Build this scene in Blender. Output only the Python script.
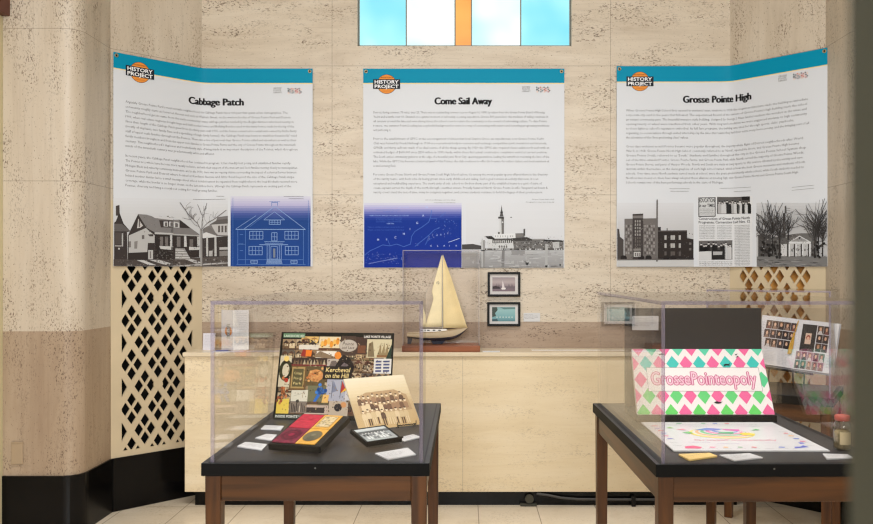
import bpy, bmesh, math, random
from mathutils import Vector, Matrix

random.seed(7)
scene = bpy.context.scene
COL = scene.collection
for _o in list(bpy.data.objects):
    bpy.data.objects.remove(_o)

# ------------------------------------------------------------------ camera, world, light, exposure
F, PX, PY, EYE = 808.0, 466.0, 271.0, 1.43         # focal length in pixels, principal point, eye height
cd = bpy.data.cameras.new('camera')
cd.sensor_width = 36.0
cd.lens = F / 873.0 * 36.0
cd.shift_x = -(PX - 436.5) / 873.0
cd.shift_y = (PY - 262.0) / 873.0
cd.clip_start = 0.05
cd.dof.use_dof = True
cd.dof.focus_distance = 3.9
cd.dof.aperture_fstop = 6.2
cam = bpy.data.objects.new('camera', cd)
cam.location = (0, 0, EYE)
cam.rotation_euler = (math.radians(90), 0, 0)
COL.objects.link(cam)
scene.camera = cam

world = bpy.data.worlds.new('world')
scene.world = world
world.use_nodes = True
world.node_tree.nodes['Background'].inputs[0].default_value = (0.96, 0.98, 1.0, 1)
world.node_tree.nodes['Background'].inputs[1].default_value = 0.25


def area(name, loc, target, sx, sy, watts, color):
    l = bpy.data.lights.new(name, 'AREA')
    l.shape = 'RECTANGLE'
    l.size, l.size_y = sx, sy
    l.energy = watts
    l.color = color
    o = bpy.data.objects.new(name, l)
    o.location = loc
    d = Vector(target) - Vector(loc)
    o.rotation_euler = d.to_track_quat('-Z', 'Y').to_euler()
    COL.objects.link(o)
    return o


downlight = area('ceiling_lamp_and_fill', (0.0, 2.5, 4.35), (0.0, 2.95, 0.0), 3.2, 0.9, 58, (0.95, 0.965, 0.98))
downlight.data.spread = math.radians(112)
frontlight = area('front_fill_light', (0.0, -3.4, 3.0), (0.0, 5.0, 3.3), 3.6, 1.5, 142, (0.90, 0.95, 1.0))  # unseen fill added behind the camera to even out the walls
frontlight.data.spread = math.radians(110)

hall_fill = area('ceiling_lamp_and_fill', (0.0, -2.2, 4.35), (0.0, -3.0, 0.0), 4.0, 0.9, 70, (0.96, 0.96, 0.94))  # added fill: brightens the room behind, for reflections in the clear covers
hall_fill.data.spread = math.radians(105)

scene.view_settings.view_transform = 'Standard'
scene.view_settings.look = 'None'
scene.view_settings.gamma = 1.0
scene.view_settings.use_curve_mapping = False
scene.view_settings.exposure = 0.32
scene.cycles.transparent_max_bounces = 32
scene.cycles.max_bounces = 10
scene.cycles.filter_width = 1.25

# ------------------------------------------------------------------ helpers
K = 5.2 / F                                         # metres per photo pixel on the back wall
R2 = math.sqrt(0.5)


def at(px, py, Y):
    return Vector(((px - PX) * Y / F, Y, EYE - (py - PY) * Y / F))


def lin(c):
    if isinstance(c, (int, float)):
        c = (c, c, c)
    out = []
    for v in c:
        v = v / 255.0
        out.append(v / 12.92 if v <= 0.04045 else ((v + 0.055) / 1.055) ** 2.4)
    return tuple(out)


def rgba(c):
    return (*lin(c), 1.0)


def tag(o, label=None, cat=None, group=None, kind=None):
    if label: o['label'] = label
    if cat: o['category'] = cat
    if group: o['group'] = group
    if kind: o['kind'] = kind
    return o


def empty(name, loc=(0, 0, 0), rz=0.0):
    o = bpy.data.objects.new(name, None)
    o.empty_display_size = 0.05
    o.location = loc
    o.rotation_euler = (0, 0, rz)
    COL.objects.link(o)
    return o


def copy_tree(o, parent=None):
    c = o.copy()
    COL.objects.link(c)
    c.parent = parent
    for ch in list(o.children):
        copy_tree(ch, c)
    return c


class MB:
    """collects shapes of one mesh; off is subtracted from every vertex (the thing's base)"""
    def __init__(self, off=(0, 0, 0)):
        self.v, self.f, self.m, self.sm = [], [], [], []
        self.off = Vector(off)

    def poly(self, pts, m=0, smooth=False):
        n = len(self.v)
        self.v += [Vector(p) - self.off for p in pts]
        self.f.append(list(range(n, n + len(pts))))
        self.m.append(m)
        self.sm.append(smooth)

    def grid(self, rows, m=0, smooth=True, close=False):
        n = len(self.v)
        w = len(rows[0])
        for r in rows:
            self.v += [Vector(p) - self.off for p in r]
        for i in range(len(rows) - 1):
            for j in range(w if close else w - 1):
                k = (j + 1) % w
                self.f.append([n + i * w + j, n + i * w + k, n + (i + 1) * w + k, n + (i + 1) * w + j])
                self.m.append(m)
                self.sm.append(smooth)

    def hexa(self, b, t, m=0):
        """b, t: four corners of the bottom and top ring"""
        n = len(self.v)
        self.v += [Vector(p) - self.off for p in list(b) + list(t)]
        for q in ((3, 2, 1, 0), (4, 5, 6, 7), (0, 1, 5, 4), (1, 2, 6, 5), (2, 3, 7, 6), (3, 0, 4, 7)):
            self.f.append([n + i for i in q])
            self.m.append(m)
            self.sm.append(False)

    def box(self, x0, x1, y0, y1, z0, z1, m=0):
        self.hexa([(x0, y0, z0), (x1, y0, z0), (x1, y1, z0), (x0, y1, z0)],
                  [(x0, y0, z1), (x1, y0, z1), (x1, y1, z1), (x0, y1, z1)], m)

    def slab(self, o, u, v, n, m=0):
        """parallelepiped from corner o along u and v, thick n"""
        o, u, v, n = Vector(o), Vector(u), Vector(v), Vector(n)
        self.hexa([o, o + u, o + u + v, o + v], [o + n, o + u + n, o + u + v + n, o + v + n], m)

    def tube(self, pts, r, seg=8, m=0):
        pts = [Vector(p) for p in pts]
        rows = []
        for i, p in enumerate(pts):
            d = (pts[min(i + 1, len(pts) - 1)] - pts[max(i - 1, 0)]).normalized()
            a = d.cross(Vector((0, 0, 1)))
            if a.length < 1e-3: a = d.cross(Vector((1, 0, 0)))
            a.normalize()
            b = d.cross(a)
            rr = r[i] if isinstance(r, (list, tuple)) else r
            rows.append([p + a * rr * math.cos(2 * math.pi * k / seg) + b * rr * math.sin(2 * math.pi * k / seg) for k in range(seg)])
        self.grid(rows, m, True, True)
        self.poly(rows[0][::-1], m)
        self.poly(rows[-1], m)

    def lathe(self, c, prof, seg=28, m=0):
        c = Vector(c)
        rows = [[c + Vector((r * math.cos(2 * math.pi * k / seg), r * math.sin(2 * math.pi * k / seg), z)) for k in range(seg)] for r, z in prof]
        self.grid(rows, m, True, True)
        self.poly(rows[0][::-1], m)
        self.poly(rows[-1], m)

    def build(self, name, mats, parent=None, bevel=0.0, seg=2):
        me = bpy.data.meshes.new(name)
        me.from_pydata([tuple(v) for v in self.v], [], self.f)
        if not isinstance(mats, (list, tuple)): mats = [mats]
        for mt in mats: me.materials.append(mt)
        me.polygons.foreach_set('material_index', self.m)
        me.polygons.foreach_set('use_smooth', self.sm)
        me.update()
        o = bpy.data.objects.new(name, me)
        COL.objects.link(o)
        o.parent = parent
        if bevel:
            bv = o.modifiers.new('bevel', 'BEVEL')
            bv.width, bv.segments, bv.limit_method, bv.angle_limit = bevel, seg, 'ANGLE', 0.6
        return o


# ------------------------------------------------------------------ materials
def base_mat(name):
    m = bpy.data.materials.new(name)
    m.use_nodes = True
    nt = m.node_tree
    return m, nt, nt.nodes['Principled BSDF']


def plain(name, c, rough=0.5, metal=0.0, noise=0.0, nscale=8.0, spec=0.5):
    m, nt, b = base_mat(name)
    b.inputs['Roughness'].default_value = rough
    b.inputs['Metallic'].default_value = metal
    b.inputs['Specular IOR Level'].default_value = spec
    if noise:
        tc = nt.nodes.new('ShaderNodeTexCoord')
        n = nt.nodes.new('ShaderNodeTexNoise')
        n.inputs['Scale'].default_value = nscale
        n.inputs['Detail'].default_value = 4
        r = nt.nodes.new('ShaderNodeValToRGB')
        r.color_ramp.elements[0].position, r.color_ramp.elements[1].position = 0.3, 0.7
        r.color_ramp.elements[0].color = rgba(tuple(v * (1 - noise) for v in ((c,) * 3 if isinstance(c, int) else c)))
        r.color_ramp.elements[1].color = rgba(tuple(min(255, v * (1 + noise)) for v in ((c,) * 3 if isinstance(c, int) else c)))
        nt.links.new(tc.outputs['Object'], n.inputs['Vector'])
        nt.links.new(n.outputs['Fac'], r.inputs['Fac'])
        nt.links.new(r.outputs['Color'], b.inputs['Base Color'])
    else:
        b.inputs['Base Color'].default_value = rgba(c)
    return m


def stone(name, dark, mid, light, vein='h', pits=1.0, jz=(), jx=(), rough=0.42, joint=0.45, pit_color=(88, 64, 46), tile=None, cloud=1.0):
    m, nt, b = base_mat(name)
    N, L = nt.nodes, nt.links
    b.inputs['Roughness'].default_value = rough
    b.inputs['Specular IOR Level'].default_value = 0.35
    tc = N.new('ShaderNodeTexCoord')

    def noise(scale, detail, rgh=0.55, off=(0, 0, 0), dist=0.0):
        mp = N.new('ShaderNodeMapping')
        mp.inputs['Scale'].default_value = scale
        mp.inputs['Location'].default_value = off
        n = N.new('ShaderNodeTexNoise')
        n.inputs['Scale'].default_value = 1.0
        n.inputs['Detail'].default_value = detail
        n.inputs['Roughness'].default_value = rgh
        n.inputs['Distortion'].default_value = dist
        L.new(tc.outputs['Object'], mp.inputs['Vector'])
        L.new(mp.outputs['Vector'], n.inputs['Vector'])
        return n.outputs['Fac']

    def ramp(src, *stops):
        r = N.new('ShaderNodeValToRGB')
        while len(r.color_ramp.elements) < len(stops): r.color_ramp.elements.new(0.5)
        for e, (p, c) in zip(r.color_ramp.elements, stops):
            e.position = p
            e.color = c if len(c) == 4 else (*c, 1)
        L.new(src, r.inputs['Fac'])
        return r.outputs['Color']

    def mth(op, a, b_=None, c=None):
        n = N.new('ShaderNodeMath')
        n.operation = op
        for i, x in enumerate((a, b_, c)):
            if x is None: continue
            if isinstance(x, (int, float)): n.inputs[i].default_value = x
            else: L.new(x, n.inputs[i])
        return n.outputs[0]

    def mix(f, a, c):
        n = N.new('ShaderNodeMix')
        n.data_type = 'RGBA'
        if isinstance(f, (int, float)): n.inputs[0].default_value = f
        else: L.new(f, n.inputs[0])
        for i, x in ((6, a), (7, c)):
            if isinstance(x, tuple): n.inputs[i].default_value = x
            else: L.new(x, n.inputs[i])
        return n.outputs[2]

    W, Bk = (1, 1, 1, 1), (0, 0, 0, 1)
    H = vein == 'h'
    band = noise((1.3, 1.3, 8) if H else (6, 6, 0.7), 8, 0.68, (3, 1, 2), 0.6)
    col = ramp(band, (0.22, rgba(dark)), (0.5, rgba(mid)), (0.78, rgba(light)))
    cl = noise((2.0, 2.0, 4) if H else (4, 4, 1.4), 4, 0.6, (7, 4, 9))
    col = mix(mth('MULTIPLY', ramp(cl, (0.45, Bk), (0.75, W)), 0.45 * cloud), col, rgba(light))
    # long fine veins
    fv = noise((5, 5, 90) if H else (80, 80, 3), 3, 0.6, (1, 8, 3), 0.3)
    col = mix(mth('MULTIPLY', ramp(fv, (0.55, Bk), (0.72, W)), 0.35), col, rgba(dark))
    # clustered pits
    p1 = noise((62, 62, 130) if H else (125, 125, 70), 3, 0.7, (2, 5, 1))
    p2 = noise((2.6, 2.6, 9) if H else (8, 8, 2.2), 5, 0.65, (9, 2, 4))
    pm = mth('MULTIPLY', ramp(p1, (0.54, Bk), (0.61, W)), ramp(p2, (0.47, Bk), (0.60, W)))
    p3 = noise((75, 75, 140) if H else (140, 140, 85), 2, 0.5, (4, 4, 7))
    pm = mth('MAXIMUM', pm, mth('MULTIPLY', ramp(p3, (0.66, Bk), (0.70, W)), 0.85))
    pm = mth('MULTIPLY', pm, 0.95 * pits)
    col = mix(pm, col, rgba(pit_color))
    # joints between the slabs
    sep = N.new('ShaderNodeSeparateXYZ')
    L.new(tc.outputs['Object'], sep.inputs[0])
    jm = None
    for ax, vals in ((2, jz), (0, jx)):
        for z in vals:
            d = mth('LESS_THAN', mth('ABSOLUTE', mth('SUBTRACT', sep.outputs[ax], z)), 0.0018)
            jm = d if jm is None else mth('MAXIMUM', jm, d)
    if tile:
        for ax, (o, s) in ((0, tile[0]), (1, tile[1])):
            d = mth('PINGPONG', mth('SUBTRACT', sep.outputs[ax], o), s / 2)
            d = mth('LESS_THAN', d, 0.0028)
            jm = d if jm is None else mth('MAXIMUM', jm, d)
    if jm is not None:
        col = mix(mth('MULTIPLY', jm, joint), col, rgba((88, 70, 54)))
    L.new(col, b.inputs['Base Color'])
    bp = N.new('ShaderNodeBump')
    bp.inputs['Strength'].default_value = 0.25
    bp.inputs['Distance'].default_value = 0.004
    L.new(mth('SUBTRACT', 1.0, pm), bp.inputs['Height'])
    L.new(bp.outputs['Normal'], b.inputs['Normal'])
    return m


def wood(name, dark, light, axis='x', rough=0.38):
    m, nt, b = base_mat(name)
    N, L = nt.nodes, nt.links
    tc = N.new('ShaderNodeTexCoord')
    mp = N.new('ShaderNodeMapping')
    s = {'x': (1.6, 22, 22), 'y': (22, 1.6, 22), 'z': (22, 22, 1.6)}[axis]
    mp.inputs['Scale'].default_value = s
    n = N.new('ShaderNodeTexNoise')
    n.inputs['Scale'].default_value = 1.0
    n.inputs['Detail'].default_value = 6
    n.inputs['Distortion'].default_value = 0.8
    r = N.new('ShaderNodeValToRGB')
    r.color_ramp.elements[0].position, r.color_ramp.elements[1].position = 0.33, 0.68
    r.color_ramp.elements[0].color, r.color_ramp.elements[1].color = rgba(dark), rgba(light)
    L.new(tc.outputs['Object'], mp.inputs['Vector'])
    L.new(mp.outputs['Vector'], n.inputs['Vector'])
    L.new(n.outputs['Fac'], r.inputs['Fac'])
    L.new(r.outputs['Color'], b.inputs['Base Color'])
    b.inputs['Roughness'].default_value = rough
    return m


def clear(name, tint=(1, 1, 1), r0=0.035, power=5.0):
    """clear sheet: straight transmission plus a reflection that grows towards grazing"""
    m = bpy.data.materials.new(name)
    m.use_nodes = True
    nt = m.node_tree
    N, L = nt.nodes, nt.links
    N.remove(N['Principled BSDF'])
    out = N['Material Output']
    lw = N.new('ShaderNodeLayerWeight')
    lw.inputs['Blend'].default_value = 0.5
    p = N.new('ShaderNodeMath'); p.operation = 'POWER'; p.inputs[1].default_value = power
    q = N.new('ShaderNodeMath'); q.operation = 'MULTIPLY_ADD'; q.inputs[1].default_value = 1 - r0; q.inputs[2].default_value = r0
    L.new(lw.outputs['Facing'], p.inputs[0])
    L.new(p.outputs[0], q.inputs[0])
    t = N.new('ShaderNodeBsdfTransparent')
    t.inputs[0].default_value = (*tint, 1)
    g = N.new('ShaderNodeBsdfGlossy')
    g.inputs['Roughness'].default_value = 0.0
    mx = N.new('ShaderNodeMixShader')
    L.new(q.outputs[0], mx.inputs[0])
    L.new(t.outputs[0], mx.inputs[1])
    L.new(g.outputs[0], mx.inputs[2])
    L.new(mx.outputs[0], out.inputs['Surface'])
    return m


def edge_mat(name, c, fac):
    m, nt, b = base_mat(name)
    N, L = nt.nodes, nt.links
    b.inputs['Base Color'].default_value = rgba(c)
    b.inputs['Roughness'].default_value = 0.15
    t = N.new('ShaderNodeBsdfTransparent')
    t.inputs[0].default_value = (0.93, 0.92, 0.98, 1)
    mx = N.new('ShaderNodeMixShader')
    mx.inputs[0].default_value = fac
    L.new(t.outputs[0], mx.inputs[1])
    L.new(b.outputs[0], mx.inputs[2])
    L.new(mx.outputs[0], N['Material Output'].inputs['Surface'])
    return m


def ink(name, rough):
    m, nt, b = base_mat(name)
    a = nt.nodes.new('ShaderNodeAttribute')
    a.attribute_name = 'Col'
    nt.links.new(a.outputs['Color'], b.inputs['Base Color'])
    b.inputs['Roughness'].default_value = rough
    b.inputs['Specular IOR Level'].default_value = 0.12
    return m


def window_glass(name, ramp_stops, strength, seed):
    m, nt, b = base_mat(name)
    N, L = nt.nodes, nt.links
    tc = N.new('ShaderNodeTexCoord')
    mp = N.new('ShaderNodeMapping')
    mp.inputs['Location'].default_value = (seed, 0, seed * 0.37)
    mp.inputs['Scale'].default_value = (1.2, 1, 1.2)
    n = N.new('ShaderNodeTexNoise')
    n.inputs['Scale'].default_value = 1.6
    n.inputs['Detail'].default_value = 2
    r = N.new('ShaderNodeValToRGB')
    while len(r.color_ramp.elements) < len(ramp_stops): r.color_ramp.elements.new(0.5)
    for e, (p, c) in zip(r.color_ramp.elements, ramp_stops):
        e.position, e.color = p, rgba(c)
    L.new(tc.outputs['Object'], mp.inputs['Vector'])
    L.new(mp.outputs['Vector'], n.inputs['Vector'])
    L.new(n.outputs['Fac'], r.inputs['Fac'])
    L.new(r.outputs['Color'], b.inputs['Emission Color'])
    b.inputs['Emission Strength'].default_value = strength
    b.inputs['Base Color'].default_value = (0.1, 0.1, 0.1, 1)
    b.inputs['Roughness'].default_value = 0.2
    return m


JZ = (1.92, 2.75)
M = {}
M['stone_back'] = stone('travertine_back', (180, 162, 140), (204, 189, 167), (215, 203, 184), 'h', 0.9, JZ, (-0.862, 0.93))
M['dado_h'] = stone('travertine_dado', (140, 119, 100), (163, 141, 120), (182, 162, 141), 'h', 1.15, (), (-0.862,), pit_color=(78, 56, 42))
M['stone_v'] = stone('travertine_upright', (178, 162, 141), (199, 184, 163), (211, 199, 181), 'v', 0.85, JZ, pit_color=(96, 74, 56))
M['dado_v'] = stone('travertine_upright_dado', (144, 120, 98), (168, 146, 122), (186, 166, 142), 'v', 0.8, (), pit_color=(90, 68, 52))
M['stone_counter'] = stone('travertine_counter', (218, 196, 158), (230, 211, 175), (238, 222, 192), 'h', 0.28, (), (-0.02, -0.9, 0.86), rough=0.35, joint=0.3, pit_color=(120, 82, 50))
M['counter_top'] = stone('travertine_counter_top', (206, 188, 156), (222, 205, 176), (232, 218, 192), 'h', 0.1, (), (), rough=0.25)
M['black_marble'] = plain('black_marble', (11, 10, 10), 0.22, noise=0.35, nscale=5, spec=0.2)
M['floor'] = stone('marble_floor', (202, 183, 154), (226, 211, 187), (236, 224, 204), 'h', 0.25, tile=((0.073, 0.355), (0.10, 0.40)), rough=0.22, joint=0.55, pit_color=(130, 104, 78))
M['plaster'] = plain('plaster', (196, 176, 148), 0.8)
M['ceiling'] = plain('ceiling_paint', (205, 192, 170), 0.85)
M['cream_paint'] = plain('cream_paint', (200, 182, 150), 0.5, noise=0.03, nscale=3)
M['casing'] = plain('casing_paint', (212, 200, 160), 0.5)
M['casing_cap'] = plain('casing_cap', (96, 52, 38), 0.5)
M['void'] = plain('recess_shade', (6, 5, 5), 0.9)  # near-black colour stands in for the shade of the hollow behind the grille
M['rust'] = plain('brown_backing', (222, 146, 72), 0.6, noise=0.30, nscale=6)
M['olive'] = plain('olive_paint', (82, 86, 75), 0.6)
M['ink'] = ink('printed_ink', 0.55)
M['gloss_ink'] = ink('glossy_print', 0.3)
M['acrylic'] = clear('acrylic', (0.997, 0.995, 0.997), 0.02)
M['acrylic_edge'] = edge_mat('acrylic_edge', (148, 140, 158), 0.48)
M['thin_edge'] = edge_mat('thin_acrylic_edge', (220, 214, 214), 0.35)
M['acrylic_dark'] = plain('acrylic_joint_dark', (40, 26, 50), 0.3)
M['walnut_x'] = wood('walnut_rail', (48, 27, 10), (98, 59, 24), 'x')
M['walnut_y'] = wood('walnut_side_rail', (48, 27, 10), (98, 59, 24), 'y')
M['walnut_z'] = wood('walnut_leg', (60, 33, 13), (106, 64, 27), 'z')
M['black_top'] = plain('black_laminate', (42, 43, 45), 0.42, noise=0.06, nscale=20)
M['black_edge'] = plain('black_edge', (17, 17, 17), 0.6, spec=0.12)
M['groove'] = plain('groove_dark', (10, 10, 14), 0.5)
M['black'] = plain('black_lacquer', (20, 19, 18), 0.5, spec=0.2)
M['display_black'] = plain('display_black', (44, 40, 36), 0.6)
M['wire'] = plain('black_wire', (16, 15, 15), 0.35, 0.4)
M['paper'] = plain('white_card', (206, 205, 204), 0.6)
M['foam'] = plain('foam_board_edge', (205, 203, 200), 0.7)
M['brass'] = plain('brass', (170, 150, 110), 0.35, 0.8)
M['steel'] = plain('steel', (120, 120, 118), 0.4, 0.7)


# ------------------------------------------------------------------ printed matter: flat coloured shapes laid on a surface
TEXT_CACHE = {}


def text_mesh(s, bold=0.0, res=2, shear=0.0):
    """glyph triangles of a line of text, unit em, origin at the left of its baseline"""
    key = (s, bold, res, shear)
    if key not in TEXT_CACHE:
        c = bpy.data.curves.new('lettering', 'FONT')
        c.body = s
        c.resolution_u = res
        c.offset = bold
        c.shear = shear
        o = bpy.data.objects.new('lettering', c)
        COL.objects.link(o)
        bpy.context.view_layer.update()
        ev = o.evaluated_get(bpy.context.evaluated_depsgraph_get())
        me = ev.to_mesh()
        vs = [(v.co.x, v.co.y) for v in me.vertices]
        fs = [tuple(p.vertices) for p in me.polygons]
        ev.to_mesh_clear()
        bpy.data.objects.remove(o)
        bpy.data.curves.remove(c)
        x0 = min((v[0] for v in vs), default=0)
        x1 = max((v[0] for v in vs), default=1)
        TEXT_CACHE[key] = ([(x - x0, y) for x, y in vs], fs, x1 - x0)
    return TEXT_CACHE[key]


def clip_u(poly, a, b):
    for lim, keep in ((a, 1), (b, -1)):
        out = []
        for i, p in enumerate(poly):
            q = poly[(i + 1) % len(poly)]
            ip, iq = (p[0] - lim) * keep >= 0, (q[0] - lim) * keep >= 0
            if ip: out.append(p)
            if ip != iq:
                t = (lim - p[0]) / (q[0] - p[0])
                out.append((lim, p[1] + t * (q[1] - p[1])))
        poly = out
        if not poly: return []
    return poly


class Print:
    """shapes in authoring coordinates; conv turns them into sheet coordinates (u to the right, v up, metres)"""
    def __init__(self, conv=None, cuts=None, box=None):
        self.conv = conv or (lambda x, y: (x, y))
        self.cuts, self.items, self.box = cuts, [], box

    def uv_poly(self, pts, c, h=1):
        if self.box:
            pts = clip_u(pts, self.box[0], self.box[2])
            pts = [(b, a) for a, b in clip_u([(b, a) for a, b in pts], self.box[1], self.box[3])] if pts else []
            if len(pts) < 3: return
        if self.cuts:
            lo, hi = min(p[0] for p in pts), max(p[0] for p in pts)
            es = [-9] + self.cuts + [9]
            for a, b in zip(es, es[1:]):
                if b <= lo or a >= hi: continue
                q = clip_u(pts, a, b)
                if len(q) >= 3: self.items.append((q, [range(len(q))], c, h))
        else:
            self.items.append((pts, [range(len(pts))], c, h))

    def poly(self, pts, c, h=1):
        self.uv_poly([self.conv(*p) for p in pts], c, h)

    def rect(self, x0, y0, x1, y1, c, h=1):
        self.poly([(x0, y0), (x1, y0), (x1, y1), (x0, y1)], c, h)

    def ell(self, cx, cy, rx, ry, c, h=1, n=20, a0=0, a1=360):
        pts = [(cx + rx * math.cos(math.radians(a0 + (a1 - a0) * i / n)), cy + ry * math.sin(math.radians(a0 + (a1 - a0) * i / n))) for i in range(n if a1 - a0 == 360 else n + 1)]
        self.poly(pts, c, h)

    def line(self, pts, w, c, h=2):
        for (x0, y0), (x1, y1) in zip(pts, pts[1:]):
            d = math.hypot(x1 - x0, y1 - y0) or 1
            nx, ny = -(y1 - y0) / d * w / 2, (x1 - x0) / d * w / 2
            self.poly([(x0 + nx, y0 + ny), (x1 + nx, y1 + ny), (x1 - nx, y1 - ny), (x0 - nx, y0 - ny)], c, h)

    def grad(self, x0, y0, x1, y1, stops, h=1, n=16):
        """printed tint from y0 to y1"""
        for i in range(n):
            t = (i + 0.5) / n
            for (p, a), (q, b) in zip(stops, stops[1:]):
                if p <= t <= q:
                    k = (t - p) / (q - p)
                    c = tuple(x + (y - x) * k for x, y in zip(a, b))
                    break
            self.rect(x0, y0 + (y1 - y0) * i / n, x1, y0 + (y1 - y0) * (i + 1) / n, c, h)

    def text(self, s, x, y, size, c, h=3, width=None, bold=0.0, res=2, align='l', shear=0.0, rot=0.0):
        """x, y and width in authoring units, size in metres (em)"""
        vs, fs, w = text_mesh(s, bold, res, shear)
        u, v = self.conv(x, y)
        sx = size
        if width is not None:
            sx = abs(self.conv(x + width, y)[0] - u) / w
        if align == 'c': u -= sx * w / 2 * math.cos(rot)
        if align == 'c' and rot: v -= sx * w / 2 * math.sin(rot)
        if align == 'r': u -= sx * w
        ca, sa = math.cos(rot), math.sin(rot)
        self.items.append(([(u + a * sx * ca - b * size * sa, v + a * sx * sa + b * size * ca) for a, b in vs], fs, c, h))

    def build(self, name, mp, parent=None, mat=None, off=(0, 0, 0), step=0.0005):
        V, Fc, C = [], [], []
        off = Vector(off)
        for pts, fs, c, h in self.items:
            n = len(V)
            V += [tuple(Vector(mp(u, v, h * step)) - off) for u, v in pts]
            cc = lin(c)
            for f in fs:
                Fc.append([n + i for i in f])
                C += [*cc, 1.0] * len(f)
        me = bpy.data.meshes.new(name)
        me.from_pydata(V, [], Fc)
        a = me.color_attributes.new('Col', 'FLOAT_COLOR', 'CORNER')
        a.data.foreach_set('color', C)
        me.materials.append(mat or M['ink'])
        me.update()
        o = bpy.data.objects.new(name, me)
        COL.objects.link(o)
        o.parent = parent
        return o


def plane_map(o, u, v):
    """u, v: unit vectors; sheet lies at o, its front along u x v"""
    o, u, v = Vector(o), Vector(u).normalized(), Vector(v).normalized()
    n = u.cross(v).normalized()
    return lambda a, b, h: o + u * a + v * b + n * h


# ------------------------------------------------------------------ the setting
YW, XC = 5.2, 1.70                                   # back wall distance, half width of the bay
CEIL = 4.5
TE = {-1: 0.577, 1: 0.602}                            # length of each angled wall
PIN = {k: (XC + t * R2, YW - t * R2) for k, t in TE.items()}   # the piers' inner lines
YP, RP = 4.394, 0.095                                # pier face, its rounded corner
ZB, ZD = 0.317, 1.102                                # black base, dado


def struct(name, o):
    o.name = name
    o['kind'] = 'structure'
    return o


b = MB()
b.poly([(-6, -4, 0), (6, -4, 0), (6, 6, 0), (-6, 6, 0)])
struct('floor', b.build('floor', M['floor']))
b = MB()
b.poly([(-6, -4, CEIL), (-6, 6, CEIL), (6, 6, CEIL), (6, -4, CEIL)])
struct('ceiling', b.build('ceiling', M['ceiling']))
b = MB()
b.poly([(-6, -4, 0), (-6, -4, CEIL), (6, -4, CEIL), (6, -4, 0)])
struct('wall_front', b.build('wall_front', M['plaster']))

# back wall with the window opening
WX0, WX1, WZ0, WZ1 = (357.5 - PX) * K, (571.5 - PX) * K, EYE + (PY - 46) * K, 4.05
b = MB()
b.poly([(-XC, YW, 0), (XC, YW, 0), (XC, YW, ZD), (-XC, YW, ZD)], 1)
b.poly([(-XC, YW, ZD), (XC, YW, ZD), (XC, YW, WZ0), (-XC, YW, WZ0)])
b.poly([(-XC, YW, WZ0), (WX0, YW, WZ0), (WX0, YW, CEIL), (-XC, YW, CEIL)])
b.poly([(WX1, YW, WZ0), (XC, YW, WZ0), (XC, YW, CEIL), (WX1, YW, CEIL)])
b.poly([(WX0, YW, WZ1), (WX1, YW, WZ1), (WX1, YW, CEIL), (WX0, YW, CEIL)])
for q in ([(WX0, WZ0), (WX1, WZ0)], [(WX1, WZ0), (WX1, WZ1)], [(WX1, WZ1), (WX0, WZ1)], [(WX0, WZ1), (WX0, WZ0)]):
    (xa, za), (xb, zb) = q
    b.poly([(xa, YW, za), (xb, YW, zb), (xb, YW + 0.12, zb), (xa, YW + 0.12, za)])
struct('wall_back', b.build('wall_back', [M['stone_back'], M['dado_h']]))

# the stained glass window
win = struct('window_1', empty('window_1', (0, YW + 0.03, WZ0)))
off = (0, YW + 0.03, WZ0)
cy = [(0.25, (70, 200, 224)), (0.5, (150, 230, 242)), (0.72, (220, 250, 252))]
cy2 = [(0.28, (120, 220, 236)), (0.5, (214, 246, 248)), (0.66, (252, 255, 255))]
edges = [358.5, 406, 455, 471.5, 521, 570.5]
for i in range(5):
    g = MB(off)
    x0, x1 = (edges[i] - PX) * K + 0.004, (edges[i + 1] - PX) * K - 0.004
    mt = window_glass('orange_glass', [(0.25, (232, 110, 4)), (0.5, (246, 148, 22)), (0.75, (255, 190, 70))], 0.85, 3) if i == 2 else \
        window_glass('pale_blue_glass', cy if i in (0, 4) else cy2, 0.92, i * 3.1)
    g.box(x0, x1, YW + 0.034, YW + 0.042, WZ0 + 0.012, WZ1 - 0.01)
    g.build('pane', mt, win)
fr = MB(off)
for e in edges:
    fr.box((e - PX) * K - 0.004, (e - PX) * K + 0.004, YW + 0.028, YW + 0.048, WZ0, WZ1)
fr.box(WX0, WX1, YW + 0.028, YW + 0.05, WZ0, WZ0 + 0.012)
fr.box(WX0, WX1, YW + 0.028, YW + 0.05, WZ0 + 0.60, WZ0 + 0.61)
fr.build('window_frame', plain('lead_came', (120, 118, 108), 0.5, 0.3), win)

GT = 1.85                                            # top of the grille panels


def ang(side, t, z, out=0.0):
    """point on an angled wall; t from the corner, out towards the room"""
    return Vector((side * (XC + t * R2 - out * R2), YW - t * R2 - out * R2, z))


def pier_line(side, out=0.0, seg=10):
    """plan of a pier from its inner line round the corner to the side"""
    PXL, PYL = PIN[side]
    pts = [(PXL - out, PYL), (PXL - out, YP + RP)]
    cx, cyy = PXL + RP, YP + RP
    for i in range(1, seg):
        a = math.pi + math.pi / 2 * i / seg
        pts.append((cx + (RP + out) * math.cos(a), cyy + (RP + out) * math.sin(a)))
    pts += [(PXL + RP, YP - out), (4.0, YP - out)]
    return [(side * x, y) for x, y in pts]


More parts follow.
